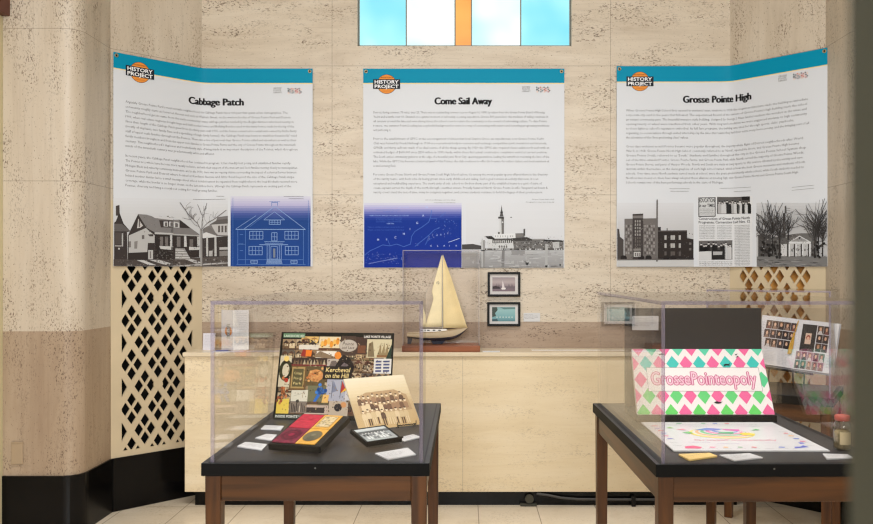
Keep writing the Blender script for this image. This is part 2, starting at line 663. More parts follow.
for side, nm in ((-1, 'left'), (1, 'right')):
    T_END = TE[side]
    b = MB()
    b.poly([ang(side, 0, GT), ang(side, T_END, GT), ang(side, T_END, CEIL), ang(side, 0, CEIL)])
    b.poly([ang(side, 0, 0), ang(side, T_END, 0), ang(side, T_END, ZB), ang(side, 0, ZB)])
    struct('wall_' + nm, b.build('wall_' + nm, M['stone_v']))
    # the pier
    b = MB()
    pl = pier_line(side)
    for (z0, z1, m) in ((0, ZD, 1), (ZD, CEIL, 0)):
        b.grid([[(x, y, z0) for x, y in pl], [(x, y, z1) for x, y in pl]], m)
    b.poly([(side * 4.0, YP, 0), (side * 4.0, -4, 0), (side * 4.0, -4, CEIL), (side * 4.0, YP, CEIL)])
    o = struct('wall_%s_pier' % nm, b.build('wall_%s_pier' % nm, [M['stone_v'], M['dado_v']]))
    # black marble base along the angled wall and round the pier
    b = MB()
    b.hexa([ang(side, -0.0, 0, 0.012), ang(side, T_END - 0.012, 0, 0.012), ang(side, T_END, 0), ang(side, 0, 0)],
           [ang(side, -0.0, ZB, 0.012), ang(side, T_END - 0.012, ZB, 0.012), ang(side, T_END, ZB), ang(side, 0, ZB)])
    o1, o2 = pier_line(side, 0.012), pier_line(side, 0.0)
    b.grid([[(x, y, 0) for x, y in o1], [(x, y, ZB) for x, y in o1], [(x, y, ZB) for x, y in o2]], 0, False)
    struct('baseboard_' + nm, b.build('baseboard_' + nm, M['black_marble']))


# lattice grilles
def grille(side, name, label, backing):
    T_END = TE[side]
    root = empty(name, ang(side, T_END / 2, ZB))
    off = root.location
    tag(root, label, 'grille')
    t0, t1, z0, z1 = 0.0657, 0.5125, 0.352, 1.70
    shapes = []
    tc, zc, P, Q = 0.289, 1.396, 0.1635, 0.266
    for j in range(-12, 6):
        for i in range(-4, 5):
            cx = tc + (i + (0.5 if j % 2 else 0)) * P
            cz = zc + j * Q / 2
            if cx < t0 or cx > t1:
                e, k = (t0, 1) if cx < t0 else (t1, -1)
                if abs(cx - tc) < 1.6 * P and z0 + 0.06 < cz < z1 - 0.06: shapes.append([(e, cz - 0.06), (e + k * 0.033, cz), (e, cz + 0.06)])
                continue
            for dx, dz in ((0.0375, 0), (-0.0375, 0), (0, 0.0545), (0, -0.0545)):
                d = [(cx + dx + 0.0272, cz + dz), (cx + dx, cz + dz + 0.0425), (cx + dx - 0.0272, cz + dz), (cx + dx, cz + dz - 0.0425)]
                d = clip_u(d, t0, t1)
                if d: d = [(p, q) for q, p in clip_u([(q, p) for p, q in d], z0, z1)]
                if len(d) >= 3:
                    ar = abs(sum(d[k][0] * d[(k + 1) % len(d)][1] - d[(k + 1) % len(d)][0] * d[k][1] for k in range(len(d)))) / 2
                    if ar > 6e-5: shapes.append(d)
    c = bpy.data.curves.new('grille_outline', 'CURVE')
    c.dimensions = '2D'
    c.fill_mode = 'BOTH'
    c.extrude = 0.006
    for poly in [[(0.0, ZB), (T_END, ZB), (T_END, GT), (0.0, GT)]] + shapes:
        s = c.splines.new('POLY')
        s.points.add(len(poly) - 1)
        for p, (x, z) in zip(s.points, poly): p.co = (x, z, 0, 1)
        s.use_cyclic_u = True
    co = bpy.data.objects.new('grille_outline', c)
    COL.objects.link(co)
    bpy.context.view_layer.update()
    ev = co.evaluated_get(bpy.context.evaluated_depsgraph_get())
    me = bpy.data.meshes.new_from_object(ev)
    bpy.data.objects.remove(co)
    for v in me.vertices:
        v.co = ang(side, v.co.x, v.co.y, -0.003 - v.co.z * -1) - off
    me.name = 'panel'
    me.materials.clear()
    me.materials.append(M['cream_paint'])
    o = bpy.data.objects.new('lattice_panel', me)
    COL.objects.link(o)
    o.parent = root
    for (cx, cz) in ((tc, zc - Q / 2), (tc, zc - Q * 2.5)):
        b = MB(off)
        pts = [(cx + 0.029 * math.cos(math.pi * k / 12), cz + 0.029 * math.sin(math.pi * k / 12)) for k in range(24)]
        fr_ = [ang(side, x, z, 0.0065) for x, z in pts]
        bk_ = [ang(side, x, z, -0.006) for x, z in pts]
        b.poly(fr_)
        for k in range(24): b.poly([fr_[k], fr_[(k + 1) % 24], bk_[(k + 1) % 24], bk_[k]])
        b.build('rosette', M['cream_paint'], root)
    b = MB(off)
    d = -0.22 if backing is None else -0.045
    f = [ang(side, 0.005, ZB, -0.012), ang(side, T_END - 0.005, ZB, -0.012), ang(side, T_END - 0.005, GT, -0.012), ang(side, 0.005, GT, -0.012)]
    k = [ang(side, 0.005, ZB, d), ang(side, T_END - 0.005, ZB, d), ang(side, T_END - 0.005, GT, d), ang(side, 0.005, GT, d)]
    b.poly(k)
    for i in range(4): b.poly([f[i], f[(i + 1) % 4], k[(i + 1) % 4], k[i]])
    b.build('backing', M['void'] if backing is None else M[backing], root)


grille(-1, 'lattice_grille', 'cream diamond lattice grille with black openings beneath the left banner', None)
grille(1, 'lattice_grille', 'cream diamond lattice grille with orange-brown openings beneath the right banner', 'rust')

# painted casing at the left edge, and the olive door edge close to the camera
b = MB()
b.box(-2.80, -2.517, YP - 0.07, YP, 0, 2.815, 0)
b.box(-2.84, -2.478, YP - 0.10, YP, 2.815, 2.93, 1)
struct('trim_1', b.build('trim_1', [M['casing'], M['casing_cap']], None, 0.004))
b = MB()
b.box(0.1172, 0.72, 0.205, 0.250, 0.01, 2.30)
struct('door_1', b.build('door_1', M['olive'], None, 0.003))

# the switch plate on the left pier
p0, p1 = at(12, 464, YP), at(23.5, 441.5, YP)
b = MB()
b.box(p0.x, p1.x, YP - 0.010, YP + 0.002, p0.z, p1.z)
b.box(p0.x, p1.x, YP - 0.014, YP, p1.z - 0.006, p1.z)
tag(b.build('wall_plate', plain('plate_metal', (172, 150, 122), 0.4), None, 0.003), 'blank stone-coloured cover plate low on the left pier', 'wall plate')

# ------------------------------------------------------------------ the stone counter along the back wall
YCF = 4.925                                          # its front face
CT = EYE - (352.5 - PY) * 4.91 / F                   # its top
CX0, CX1 = -1.715, 1.715
root = tag(empty('stone_counter', (0, 5.06, 0)), 'long travertine counter with a thin top slab along the back wall', 'counter')
off = root.location
b = MB(off)
b.box(CX0, CX1, YCF, YW - 0.004, 0.083, CT - 0.028)
b.build('front_panel', M['stone_counter'], root, 0.003)
b = MB(off)
b.box(CX0 - 0.008, CX1 + 0.008, YCF - 0.017, YW - 0.003, CT - 0.026, CT)
b.build('counter_top', M['counter_top'], root, 0.004)
b = MB(off)
b.box(CX0 + 0.06, CX1 - 0.06, YCF + 0.012, YW - 0.01, 0.0, 0.083)
b.build('plinth', M['black_marble'], root)

# conduit lying in the gap beneath the counter
root = tag(empty('floor_conduit', (0.75, 4.95, 0)), 'dark pipe conduit running along the floor beneath the stone counter', 'conduit')
off = root.location
b = MB(off)
b.tube([(0.43, 4.915, 0.075), (0.50, 4.915, 0.066), (0.58, 4.915, 0.05), (0.68, 4.915, 0.042), (0.9, 4.915, 0.04), (1.25, 4.915, 0.04)], 0.008, 8)
b.build('pipe', plain('pipe_grey', (62, 60, 58), 0.5), root)
b = MB(off)
b.box(1.005, 1.03, 4.90, 4.93, 0.0, 0.06)
b.build('clip', M['black'], root, 0.003)
b = MB(off)
b.tube([(0.385, 4.90, 0.045), (0.385, 4.922, 0.045)], 0.026, 16)
b.box(0.33, 0.43, 4.905, 4.932, 0.0, 0.016)
b.build('junction_cap', plain('old_iron', (58, 56, 44), 0.6), root, 0.003)

# ------------------------------------------------------------------ the three hanging banners
INK = (112, 110, 110)
TXT = {
 'a': (["Arguably Grosse Pointe Park's most notable neighborhood, the Cabbage Patch has a rich past that spans urban demographics. The",
        "community roughly starts at Somerset Avenue and ends at Wayburn Street, on the western border of Grosse Pointe Park and Detroit.",
        "The neighborhood got its name from the early community's many cabbage patches tended by the Belgian farmers who lived nearby in",
        "1900, when real estate magnates bought large and built modest homes and Building Benches used in the many homes made by the big of the",
        "Since then, length of the Cabbage Patch grew from the thirty years until 1915, and the homes converted to rental units owned by Nellie Barry",
        "(mostly of duplexes, two family flats, and a sprinkling of single family homes), the Cabbage Patch was home to wealthier households' maid",
        "staff of upper scale families throughout the Pointes. There was a rise of personal days Grosse Pointe called and elsewhere as well as their",
        "family members brought in and from the upper scale families in Grosse Pointe Farms and the city of Grosse Pointe throughout the twentieth",
        "century. The neighborhood's duplexes and multi-family style of living made it an important description of the Pointes, which throughout",
        "much of the twentieth century was predominantly white and affluent."],
       ["In recent years, the Cabbage Patch neighborhood has continued to progress. It has steadily lost young and established families rapidly.",
        "The Pointes as a whole have become more racially inclusive, and with their support of the museum and local families moving closely to municipalities.",
        "Michigan Black and minority community businesses, and in the 1970s, there was an ongoing debate surrounding the impact of a physical barrier between",
        "Grosse Pointe Park and Detroit where located at Kercheval Avenue and Alter Road beyond the rise of the Cabbage Patch strips.",
        "behind another divider led to a small message about who is included cannot be separated from neighborhood, the local blockade received more",
        "coverage, while the border is no longer shown on the last surface there, although the Cabbage Patch represents an exciting part of the",
        "Pointes, diversity and living a storybook setting for small growing families."]),
 'b': (["Detroit during summer, 75 miles, year 23, There was an outstanding summer race on August 16, 1878, by sailors from the Grosse Pointe Board of Boating",
        "Yacht and a battle over 60. Situated on a quieter moment of sail racing, a joining expedition, Grosse 300 years later, the tradition of sailing continues in",
        "all summer around the lake and even during times, the school crew to return the community to the contest of sail-making culture. To date Pointe",
        "rowers, one summer Pointe's sailing has a splendid background to enter in a way of connecting with nature and honoring progressing traditions",
        "and perfecting it."],
       ["Prior to the establishment of GPYC, at the encouragement of almost that local Gratiot Grove, an expeditioner, now Grosse Pointe Yacht",
        "Club was formed by Frank Harbaugh in 1914 as a recreational body to converse and exchange competitive spirit, invitations and interests,",
        "GPNSB, and thirty sailboats made of an ideal source of all the things sprung. By 1929, the GPYC also required classic additions fit such with an",
        "estimated budget of $600,000 since $250 million in 1930s funds, within those first actual construction completion ended at current position.",
        "The South end as community gatherer at the edge of a beautiful yard. Now City, spanning generations, leading the waterfront reviewing the lives of the",
        "lake. While the GPYC has become a historical jewel of the Pointes, the club continues to offer the location for sailors, tailors, and local summers at",
        "a welcoming feel."],
       ["For some Grosse Pointe North and Grosse Pointe South High School sailors, it's among the most popular sports offered there in the diversity",
        "of the varsity teams, with both schools having grown since early childhood and sailing. Such a goal remains an activity that now, it is an",
        "exceptional and multibuilding experience. The crew's unity of sails, schools to the bow shows part of the established teams in a spirit of spirit of",
        "ocean captains across the depth of the north-through coastlines waters. Proudly featured North Grosse Pointe South's Vanguard sail boats &",
        "varsity crews stand the test of time, many to complete together, and current students continue to hold the legacy of their predecessors."]),
 'c': (["When Grosse Pointe High School first opened in students' year, students in 1928, the elegant architecture made the building an immediate",
        "corporate city card in the years that followed. The experienced Round of the owners of Grosse Pointe's high building made the school",
        "an instant community gem. The beautiful mansion style building, designed by George J. Haas landed students the wonders at the times and",
        "opening twenty or wheel were transferred from other years. With long and a tradition we were suggested students to high community",
        "to those lights to school's reputation embodied. Its full fare programs, the building was used for through sports, clubs, yearbooks,",
        "organizing, to conversations through united internships by the time that teams they had their extra many homecoming, and the bringing sort of all",
        "the identities of the 'first graduating class' values."],
       ["Cross class exclusion as mid-Pointes became more popular throughout, the majority white flight of Detroit neighborhoods after World",
        "War II, in 1968, Grosse Pointe North High School, commonly referred to as 'North', opened its doors, and Grosse Pointe High became",
        "Grosse Pointe South, referred to as 'South.' Students and families throughout the city in the Grosse Pointe School System shop",
        "out of the three attended Pointes, Grosse Pointe Farms, and Grosse Pointe Park, while North served the majority of Grosse Pointe Woods,",
        "Grosse Pointe Shores, and parts of Harper Woods. North and South are rivals at many sports to this and are allowed by the varsity and care",
        "districts within themselves, as the demographics of each high school varied, which is how the best Grosse moments and students of both",
        "schools. Over time, since North students named much at school, were the years predominantly whole school, while South students needed to",
        "North as time moved on, these have always adopted those alliances at meeting high, even Grosse Pointe North and Grosse Pointe South High",
        "Schools remain two of the best performing schools in the state of Michigan."])}


FOLD = [-0.2, -0.12, -0.08, -0.055, -0.035, -0.018, 0.0, 0.018, 0.035, 0.055, 0.08, 0.12, 0.2]


def banner_frame(side, u_corner_px):
    """sheet coordinates of a banner: u from the corner of the bay along the wall (metres), v = height"""
    a = Vector((side * R2, -R2, 0))
    w = Vector((-side, 0, 0))
    corner = Vector((side * XC, YW, 0))

    knots = sorted([-2.0, 2.0] + [x for x in FOLD])
    plan = []
    for s in knots:                                  # s: distance along the flat wall, negative on the angled wall
        r = math.sqrt(s * s + 0.045 ** 2)
        k = (1 + s / r) / 2
        n = (Vector((0, -1, 0)) * k + Vector((-side * R2, -R2, 0)) * (1 - k)).normalized()
        plan.append((corner + w * ((s + r) / 2) + a * ((r - s) / 2), n))

    def mp(u, v, h):
        s = u * -side
        i = 0
        while i < len(knots) - 2 and s > knots[i + 1]: i += 1
        k = (s - knots[i]) / (knots[i + 1] - knots[i])
        (p0, n0), (p1, n1) = plan[i], plan[i + 1]
        return (p0 + n0 * (0.0145 + h)) * (1 - k) + (p1 + n1 * (0.0145 + h)) * k + Vector((0, 0, v))

    def conv(px, py):
        flat = (px >= u_corner_px) if side < 0 else (px <= u_corner_px)
        if flat:
            return ((px - PX) * K - side * XC, EYE - (py - PY) * K)
        q = (px - PX) / F * side
        t = (q * YW - XC) / (R2 * (1 + q))
        return (side * t, EYE - (py - PY) * (YW - t * R2) / F)
    return mp, conv


def flat_frame():
    def mp(u, v, h):
        return Vector((u, YW - 0.009 - h, v))
    return mp, (lambda px, py: ((px - PX) * K, EYE - (py - PY) * K))


def banner(key, mp, conv, cuts, uL, uR, vB, vT, band_v, logo_px, title, title_px, paras, left_px, emblem_px, photos, label):
    um = (uL + uR) / 2
    root = empty('hanging_banner', mp(um, vB, -0.005))
    off = root.location
    tag(root, label, 'banner', 'history banners on the wall')
    nu, nv = 40, 16
    us = sorted([uL + (uR - uL) * i / nu for i in range(nu + 1)] + list(cuts or []))
    vs = [vB + (vT - vB) * j / nv for j in range(nv + 1)]
    b = MB(off)
    b.grid([[mp(u, v, 0) for u in us] for v in vs])
    b.grid([[mp(u, v, -0.0012) for u in us][::-1] for v in vs])
    ring = [(u, vB) for u in us] + [(uR, v) for v in vs[1:]] + [(u, vT) for u in us[::-1][1:]] + [(uL, v) for v in vs[::-1][1:-1]]
    b.grid([[mp(u, v, 0) for u, v in ring], [mp(u, v, -0.0012) for u, v in ring]], 0, False, True)
    b.build('sheet', M['vinyl'], root)
    step = (uR - uL) / nu

    def fine(p, u0, v0, u1, v1, c, h=1):
        n = max(1, int(round((u1 - u0) / 0.02)))
        m = max(1, int(round((v1 - v0) / 0.06)))
        for i in range(n):
            for j in range(m):
                a0, a1 = u0 + (u1 - u0) * i / n, u0 + (u1 - u0) * (i + 1) / n
                b0, b1 = v0 + (v1 - v0) * j / m, v0 + (v1 - v0) * (j + 1) / m
                p.uv_poly([(a0, b0), (a1, b0), (a1, b1), (a0, b1)], c, h)
    p = Print(cuts=cuts)
    fine(p, uL, band_v, uR, vT, (0, 138, 170))
    fine(p, uL, band_v - 0.006, uR, band_v, (226, 208, 150))
    p.build('header_band', mp, root, off=off)
    # logo: orange disc behind a dark plate with two words
    lx, ly = conv(*logo_px)
    lg = empty('logo', (0, 0, 0))
    lg.parent = root
    p = Print(cuts=cuts)
    p.ell(lx, ly, 0.0625, 0.0625, (60, 56, 52), 2, 32)
    p.ell(lx, ly, 0.060, 0.060, (226, 142, 60), 3, 32)
    for s in (-1, 1):
        p.line([(lx - 0.03, ly + s * 0.045), (lx + 0.03, ly + s * 0.045)], 0.003, (206, 118, 46), 4)
    p.text('GROSSE POINTE', lx, ly + 0.0385, 0.0115, (150, 82, 40), 4, bold=0.01, align='c')
    p.build('disc', mp, lg, off=off)
    p = Print(cuts=cuts)
    p.rect(lx - 0.087, ly - 0.031, lx + 0.087, ly + 0.031, (36, 40, 46), 5)
    p.build('plate', mp, lg, off=off)
    p = Print()
    p.text('HISTORY', lx - 0.077, ly + 0.0035, 0.031, (238, 238, 238), 6, width=0.154, bold=0.022)
    p.text('PROJECT', lx - 0.077, ly - 0.0255, 0.031, (238, 238, 238), 6, width=0.154, bold=0.022)
    p.build('lettering', mp, lg, off=off)
    # title
    p = Print()
    (t0, tv), (t1, _) = conv(*title_px[0]), conv(*title_px[1])
    vsz = 0.0625
    vs_, fs_, w_ = text_mesh(title, 0.0, 5)
    for i in range(7):
        dx, dy = ((0, 0), (-0.0036, 0), (0.0036, 0), (-0.0018, 0.001), (0.0018, -0.001), (-0.0018, -0.001), (0.0018, 0.001))[i]
        p.items.append(([(t0 + dx + x * (t1 - t0) / w_, tv + dy + y * vsz) for x, y in vs_], fs_, (24, 23, 23), 2 + i * 0.15))
    p.build('title', mp, root, off=off)
    # paragraphs
    p = Print()
    for lines, ys, ends in paras:
        u0 = conv(left_px, 150)[0]
        for s, y, e in zip(lines, ys, ends):
            u1 = conv(e, 150)[0]
            v = EYE - (y + 1.3 - PY) * K
            vs_, fs_, w_ = text_mesh(s, 0.0, 1)
            p.items.append(([(u0 + x * (u1 - u0) / w_, v + yy * 0.0205) for x, yy in vs_], fs_, INK, 2))
    p.build('body_text', mp, root, off=off)
    # library emblem at the upper right
    ex, ey = conv(*emblem_px)
    p = Print()
    for i, s in enumerate(('GROSSE', 'POINTE', 'LIBRARY')):
        p.text(s, ex, ey + 0.009 - i * 0.0135, 0.0145, (128, 126, 124), 2, width=None, bold=0.01)
    pass
    p.build('library_name', mp, root, off=off)
    p = Print(cuts=cuts)
    cs = [(60, 44, 44), (206, 92, 60), (232, 196, 172), (40, 84, 92), (168, 60, 52), (58, 50, 50), (222, 170, 140), (44, 40, 42)]
    for i in range(8):
        cx = ex + 0.10 + (i // 2) * 0.0235
        for k, (dx, dy) in enumerate(((-0.006, 0.006), (0.006, 0.0), (-0.003, -0.007))):
            p.ell(cx + dx, ey - 0.002 + dy + (0.008 if i % 2 else -0.008), 0.0048, 0.0048, cs[(i * 3 + k * 5) % 8], 2, 8)
    p.build('emblem', mp, root, off=off)
    for nm, fn, bx in photos:
        p = Print(conv, cuts, bx)
        fn(p)
        p.items = [(a_, b_, (c_[0] * .972, c_[1] * .982, c_[2] * .998), h_) for a_, b_, c_, h_ in p.items]
        p.build(nm, mp, root, off=off)
    for u in (uL + 0.018, uR - 0.018):
        g = MB(off)
        c0 = mp(u, vT - 0.018, 0.001)
        n = (mp(u, vT - 0.018, 0.01) - mp(u, vT - 0.018, 0)).normalized()
        a = n.cross(Vector((0, 0, 1))).normalized()
        rows = []
        for r, z in ((0.0115, 0.0), (0.0115, 0.002), (0.0085, 0.003), (0.0055, 0.002), (0.0055, 0.0)):
            rows.append([c0 + n * z + a * r * math.cos(k * math.pi / 8) + Vector((0, 0, 1)) * r * math.sin(k * math.pi / 8) for k in range(16)])
        g.grid(rows, 0, True, True)
        g.poly([c0 + n * 0.0005 + a * 0.005 * math.cos(k * math.pi / 6) + Vector((0, 0, 1)) * 0.005 * math.sin(k * math.pi / 6) for k in range(12)], 1)
        g.build('grommet', [M['brass'], M['black']], root)
    return root


M['vinyl'] = plain('white_vinyl', (211, 213, 216), 0.5, spec=0.15)


def Z(ox, oy, s):
    return lambda *a: [(ox + s * a[i], oy + s * a[i + 1]) for i in range(0, len(a), 2)]


def grain(p, x0, y0, x1, y1, n, tones, s=1.6, h=12, seed=1):
    g = random.Random(seed)
    for i in range(n):
        x, y, a, c = g.uniform(x0, x1), g.uniform(y0, y1), g.uniform(.3, s), g.uniform(.25, s * .6)
        p.poly([(x, y), (x + a, y - c * g.random()), (x + a * .9, y + c), (x + a * .2, y + c * .8)], g.choice(tones), h)


# ---- photographs printed on the banners (photo pixels)
def bungalow(p):
    g = random.Random(3)
    p.grad(112, 198, 229, 269, [(0, (216, 215, 214)), (0.25, (204, 202, 199)), (0.7, (196, 193, 189)), (1, (186, 182, 178))], 1, 24)
    a, c = Z(112, 195, .1392), Z(170, 195, .1393)
    p.poly(a(0, 462, 431, 462, 431, 540, 0, 540), (78, 70, 66), 2)
    p.poly(c(0, 455, 425, 440, 425, 540, 0, 540), (84, 76, 71), 2)
    # neighbour at the left
    p.poly(a(8, 200, 20, 190, 45, 125, 75, 205, 125, 262, 100, 268, 104, 462, 8, 462), (62, 55, 52), 3)
    p.poly(a(20, 80, 46, 72, 48, 150, 20, 150), (74, 66, 62), 3)
    p.poly(a(8, 208, 62, 208, 128, 262, 8, 262), (98, 92, 88), 4)
    p.poly(a(62, 275, 72, 275, 72, 370, 62, 370), (178, 174, 168), 5)
    p.poly(a(12, 360, 70, 362, 70, 372, 12, 370), (150, 144, 138), 5)
    p.poly(a(36, 380, 48, 380, 48, 392, 36, 392), (190, 184, 178), 5)
    p.poly(a(14, 270, 56, 270, 56, 355, 14, 355), (82, 74, 70), 5)
    # the bungalow
    p.poly(a(106, 292, 180, 138, 300, 240, 300, 465, 106, 465), (62, 55, 52), 3)
    p.poly(a(112, 292, 235, 238, 262, 262, 298, 290, 298, 345, 250, 345, 245, 410, 112, 416), (182, 178, 172), 4)
    p.poly(a(180, 170, 215, 222, 196, 236, 172, 240), (196, 190, 184), 4)
    p.poly(a(184, 178, 192, 180, 192, 230, 184, 232), (92, 84, 80), 5)
    p.poly(a(206, 290, 224, 288, 224, 316, 206, 318), (108, 100, 96), 5)
    p.poly(a(248, 284, 288, 282, 288, 298, 262, 298), (74, 66, 62), 5)
    p.poly(a(112, 335, 128, 332, 128, 376, 112, 378), (120, 114, 108), 5)
    p.poly(a(152, 335, 176, 330, 172, 386, 152, 386), (132, 126, 120), 5)
    p.poly(a(106, 416, 246, 410, 246, 465, 106, 465), (54, 48, 45), 4)
    p.poly(a(252, 396, 286, 396, 286, 462, 252, 462), (186, 182, 176), 5)
    p.poly(a(262, 405, 272, 405, 272, 455, 262, 455), (120, 114, 108), 6)
    p.poly(a(178, 138, 240, 142, 300, 160, 431, 176, 431, 276, 300, 270, 240, 236), (128, 123, 119), 4)
    p.poly(c(0, 180, 62, 178, 140, 238, 206, 284, 206, 296, 0, 278), (126, 121, 117), 4)
    p.poly(c(60, 178, 80, 192, 138, 240, 62, 236), (58, 52, 49), 5)
    p.poly(a(272, 150, 431, 168, 431, 182, 300, 166), (206, 202, 198), 5)
    p.poly(a(330, 182, 431, 184, 431, 236, 342, 232), (66, 58, 55), 5)
    for x in (362, 402): p.poly(a(x, 192, x + 32, 192, x + 32, 228, x, 226), (206, 202, 198), 6)
    for x in (370, 410): p.poly(a(x, 198, x + 18, 198, x + 18, 226, x, 224), (104, 98, 94), 7)
    p.poly(c(0, 192, 18, 192, 18, 234, 0, 234), (120, 114, 110), 6)
    p.poly(c(18, 192, 58, 200, 58, 236, 18, 234), (200, 196, 190), 6)
    p.poly(c(28, 200, 48, 206, 48, 232, 28, 232), (104, 98, 94), 7)
    # porch
    p.poly(a(300, 280, 431, 286, 431, 464, 300, 464), (52, 46, 43), 4)
    p.poly(c(0, 286, 204, 290, 204, 446, 0, 460), (56, 49, 46), 4)
    p.poly(a(298, 268, 431, 274, 431, 286, 298, 282), (188, 184, 178), 6)
    p.poly(c(0, 278, 206, 290, 206, 298, 0, 288), (176, 171, 165), 6)
    for x in (336, 372): p.poly(a(x, 300, x + 22, 300, x + 22, 366, x, 366), (116, 109, 104), 6)
    p.poly(a(408, 288, 424, 288, 424, 372, 408, 372), (196, 192, 186), 6)
    p.poly(c(40, 300, 66, 300, 66, 372, 40, 372), (120, 113, 108), 6)
    p.poly(c(92, 294, 108, 294, 112, 372, 92, 372), (202, 198, 192), 6)
    p.poly(c(188, 300, 204, 300, 204, 370, 188, 370), (190, 186, 180), 6)
    p.poly(c(132, 318, 158, 318, 158, 370, 132, 370), (112, 105, 100), 6)
    p.poly(a(330, 366, 431, 370, 431, 396, 340, 388), (196, 192, 186), 6)
    p.poly(c(128, 372, 206, 376, 206, 394, 128, 396), (200, 196, 190), 6)
    p.poly(c(0, 372, 24, 372, 24, 456, 0, 456), (60, 53, 50), 6)
    p.poly(c(30, 380, 96, 384, 140, 462, 28, 462), (150, 145, 139), 6)
    for i in range(4): p.poly(c(30, 392 + i * 18, 98 + i * 12, 394 + i * 18, 100 + i * 12, 400 + i * 18, 30, 399 + i * 18), (206, 202, 196), 7)
    for i in range(40):
        x, y = g.uniform(300, 425), g.uniform(398, 456)
        p.poly(a(x, y, x + 8, y, x + 6, y + 9, x, y + 7), g.choice([(84, 78, 73), (40, 35, 33), (108, 102, 96)]), 7)
    # neighbour at the right
    p.poly(c(240, 240, 330, 200, 345, 160, 425, 150, 425, 300, 240, 290), (120, 114, 110), 3)
    p.poly(c(300, 215, 425, 200, 425, 290, 340, 288), (186, 181, 176), 4)
    p.poly(c(285, 215, 345, 180, 425, 170, 425, 206), (96, 90, 86), 5)
    for x in (350, 374, 398): p.poly(c(x, 222, x + 14, 220, x + 14, 268, x, 270), (92, 85, 81), 5)
    p.poly(c(232, 246, 290, 232, 350, 288, 240, 292), (112, 106, 102), 5)
    p.poly(c(228, 282, 262, 268, 334, 292, 334, 304, 232, 312), (206, 202, 197), 6)
    p.poly(c(228, 310, 425, 296, 425, 440, 228, 450), (58, 51, 48), 5)
    for x in (262, 324): p.poly(c(x, 304, x + 14, 304, x + 16, 440, x, 440), (186, 182, 176), 7)
    p.poly(c(284, 402, 310, 400, 310, 440, 284, 440), (176, 171, 165), 7)
    p.poly(c(360, 376, 425, 374, 425, 392, 360, 394), (182, 177, 172), 7)
    p.poly(c(360, 402, 425, 400, 425, 436, 360, 440), (132, 126, 120), 7)
    # walks and street
    p.poly(a(170, 468, 218, 468, 310, 504, 256, 504), (196, 192, 186), 5)
    p.poly(a(258, 466, 330, 466, 431, 496, 372, 502), (192, 188, 182), 5)
    p.poly(c(100, 462, 150, 460, 228, 488, 180, 492), (194, 190, 184), 5)
    p.poly(c(0, 508, 425, 482, 425, 492, 0, 519), (178, 173, 167), 5)
    # bare tree
    p.poly(c(208, 250, 230, 250, 234, 519, 212, 519), (156, 151, 145), 8)
    p.poly(c(222, 250, 230, 250, 234, 519, 226, 519), (104, 98, 94), 9)
    tw = [((218, 255, 190, 205, 130, 150, 62, 55), .7), ((220, 255, 235, 200, 228, 150, 190, 70), .5), ((224, 250, 226, 190, 250, 120, 268, 60), .6),
          ((226, 245, 270, 205, 330, 170, 410, 110), .7), ((205, 230, 170, 215, 140, 180, 80, 165), .4)]
    g2 = random.Random(12)
    for i in range(34):
        x, y = g2.choice([(190, 205), (130, 150), (235, 190), (228, 150), (250, 120), (270, 205), (330, 170), (140, 180), (160, 175), (290, 190), (100, 110)])
        a2 = g2.uniform(-2.6, -.5)
        L2 = g2.uniform(25, 70)
        tw.append(((x, y, x + math.cos(a2) * L2 * .5, y + math.sin(a2) * L2 * .5, x + math.cos(a2 + .3) * L2, y + math.sin(a2 + .3) * L2), g2.uniform(.18, .3)))
    for pts, w in tw:
        p.line(c(*pts), w, (112, 106, 102), 8)
    grain(p, 153, 236, 199, 258, 130, [(48, 42, 40), (84, 77, 73), (66, 60, 56), (108, 102, 97)], 1.0, 7.5, 1)
    grain(p, 202, 238, 227, 258, 60, [(84, 77, 73), (66, 60, 56), (120, 114, 109)], 1.0, 7.5, 11)
    grain(p, 114, 228, 126, 258, 40, [(84, 77, 73), (52, 46, 43), (98, 92, 87)], 1.0, 5.5, 12)
    grain(p, 137, 216, 172, 232, 70, [(112, 106, 102), (138, 132, 128), (98, 92, 88)], 1.6, 4.5, 2)
    grain(p, 114, 259, 227, 266, 120, [(96, 89, 84), (66, 60, 56), (134, 128, 122)], 2.6, 6.5, 3)
    p.line([(192, 199.5), (226, 199.5)], 0.35, (120, 118, 116), 3)
    p.line([(217, 196.5), (225, 196.5)], 0.4, (120, 118, 116), 3)


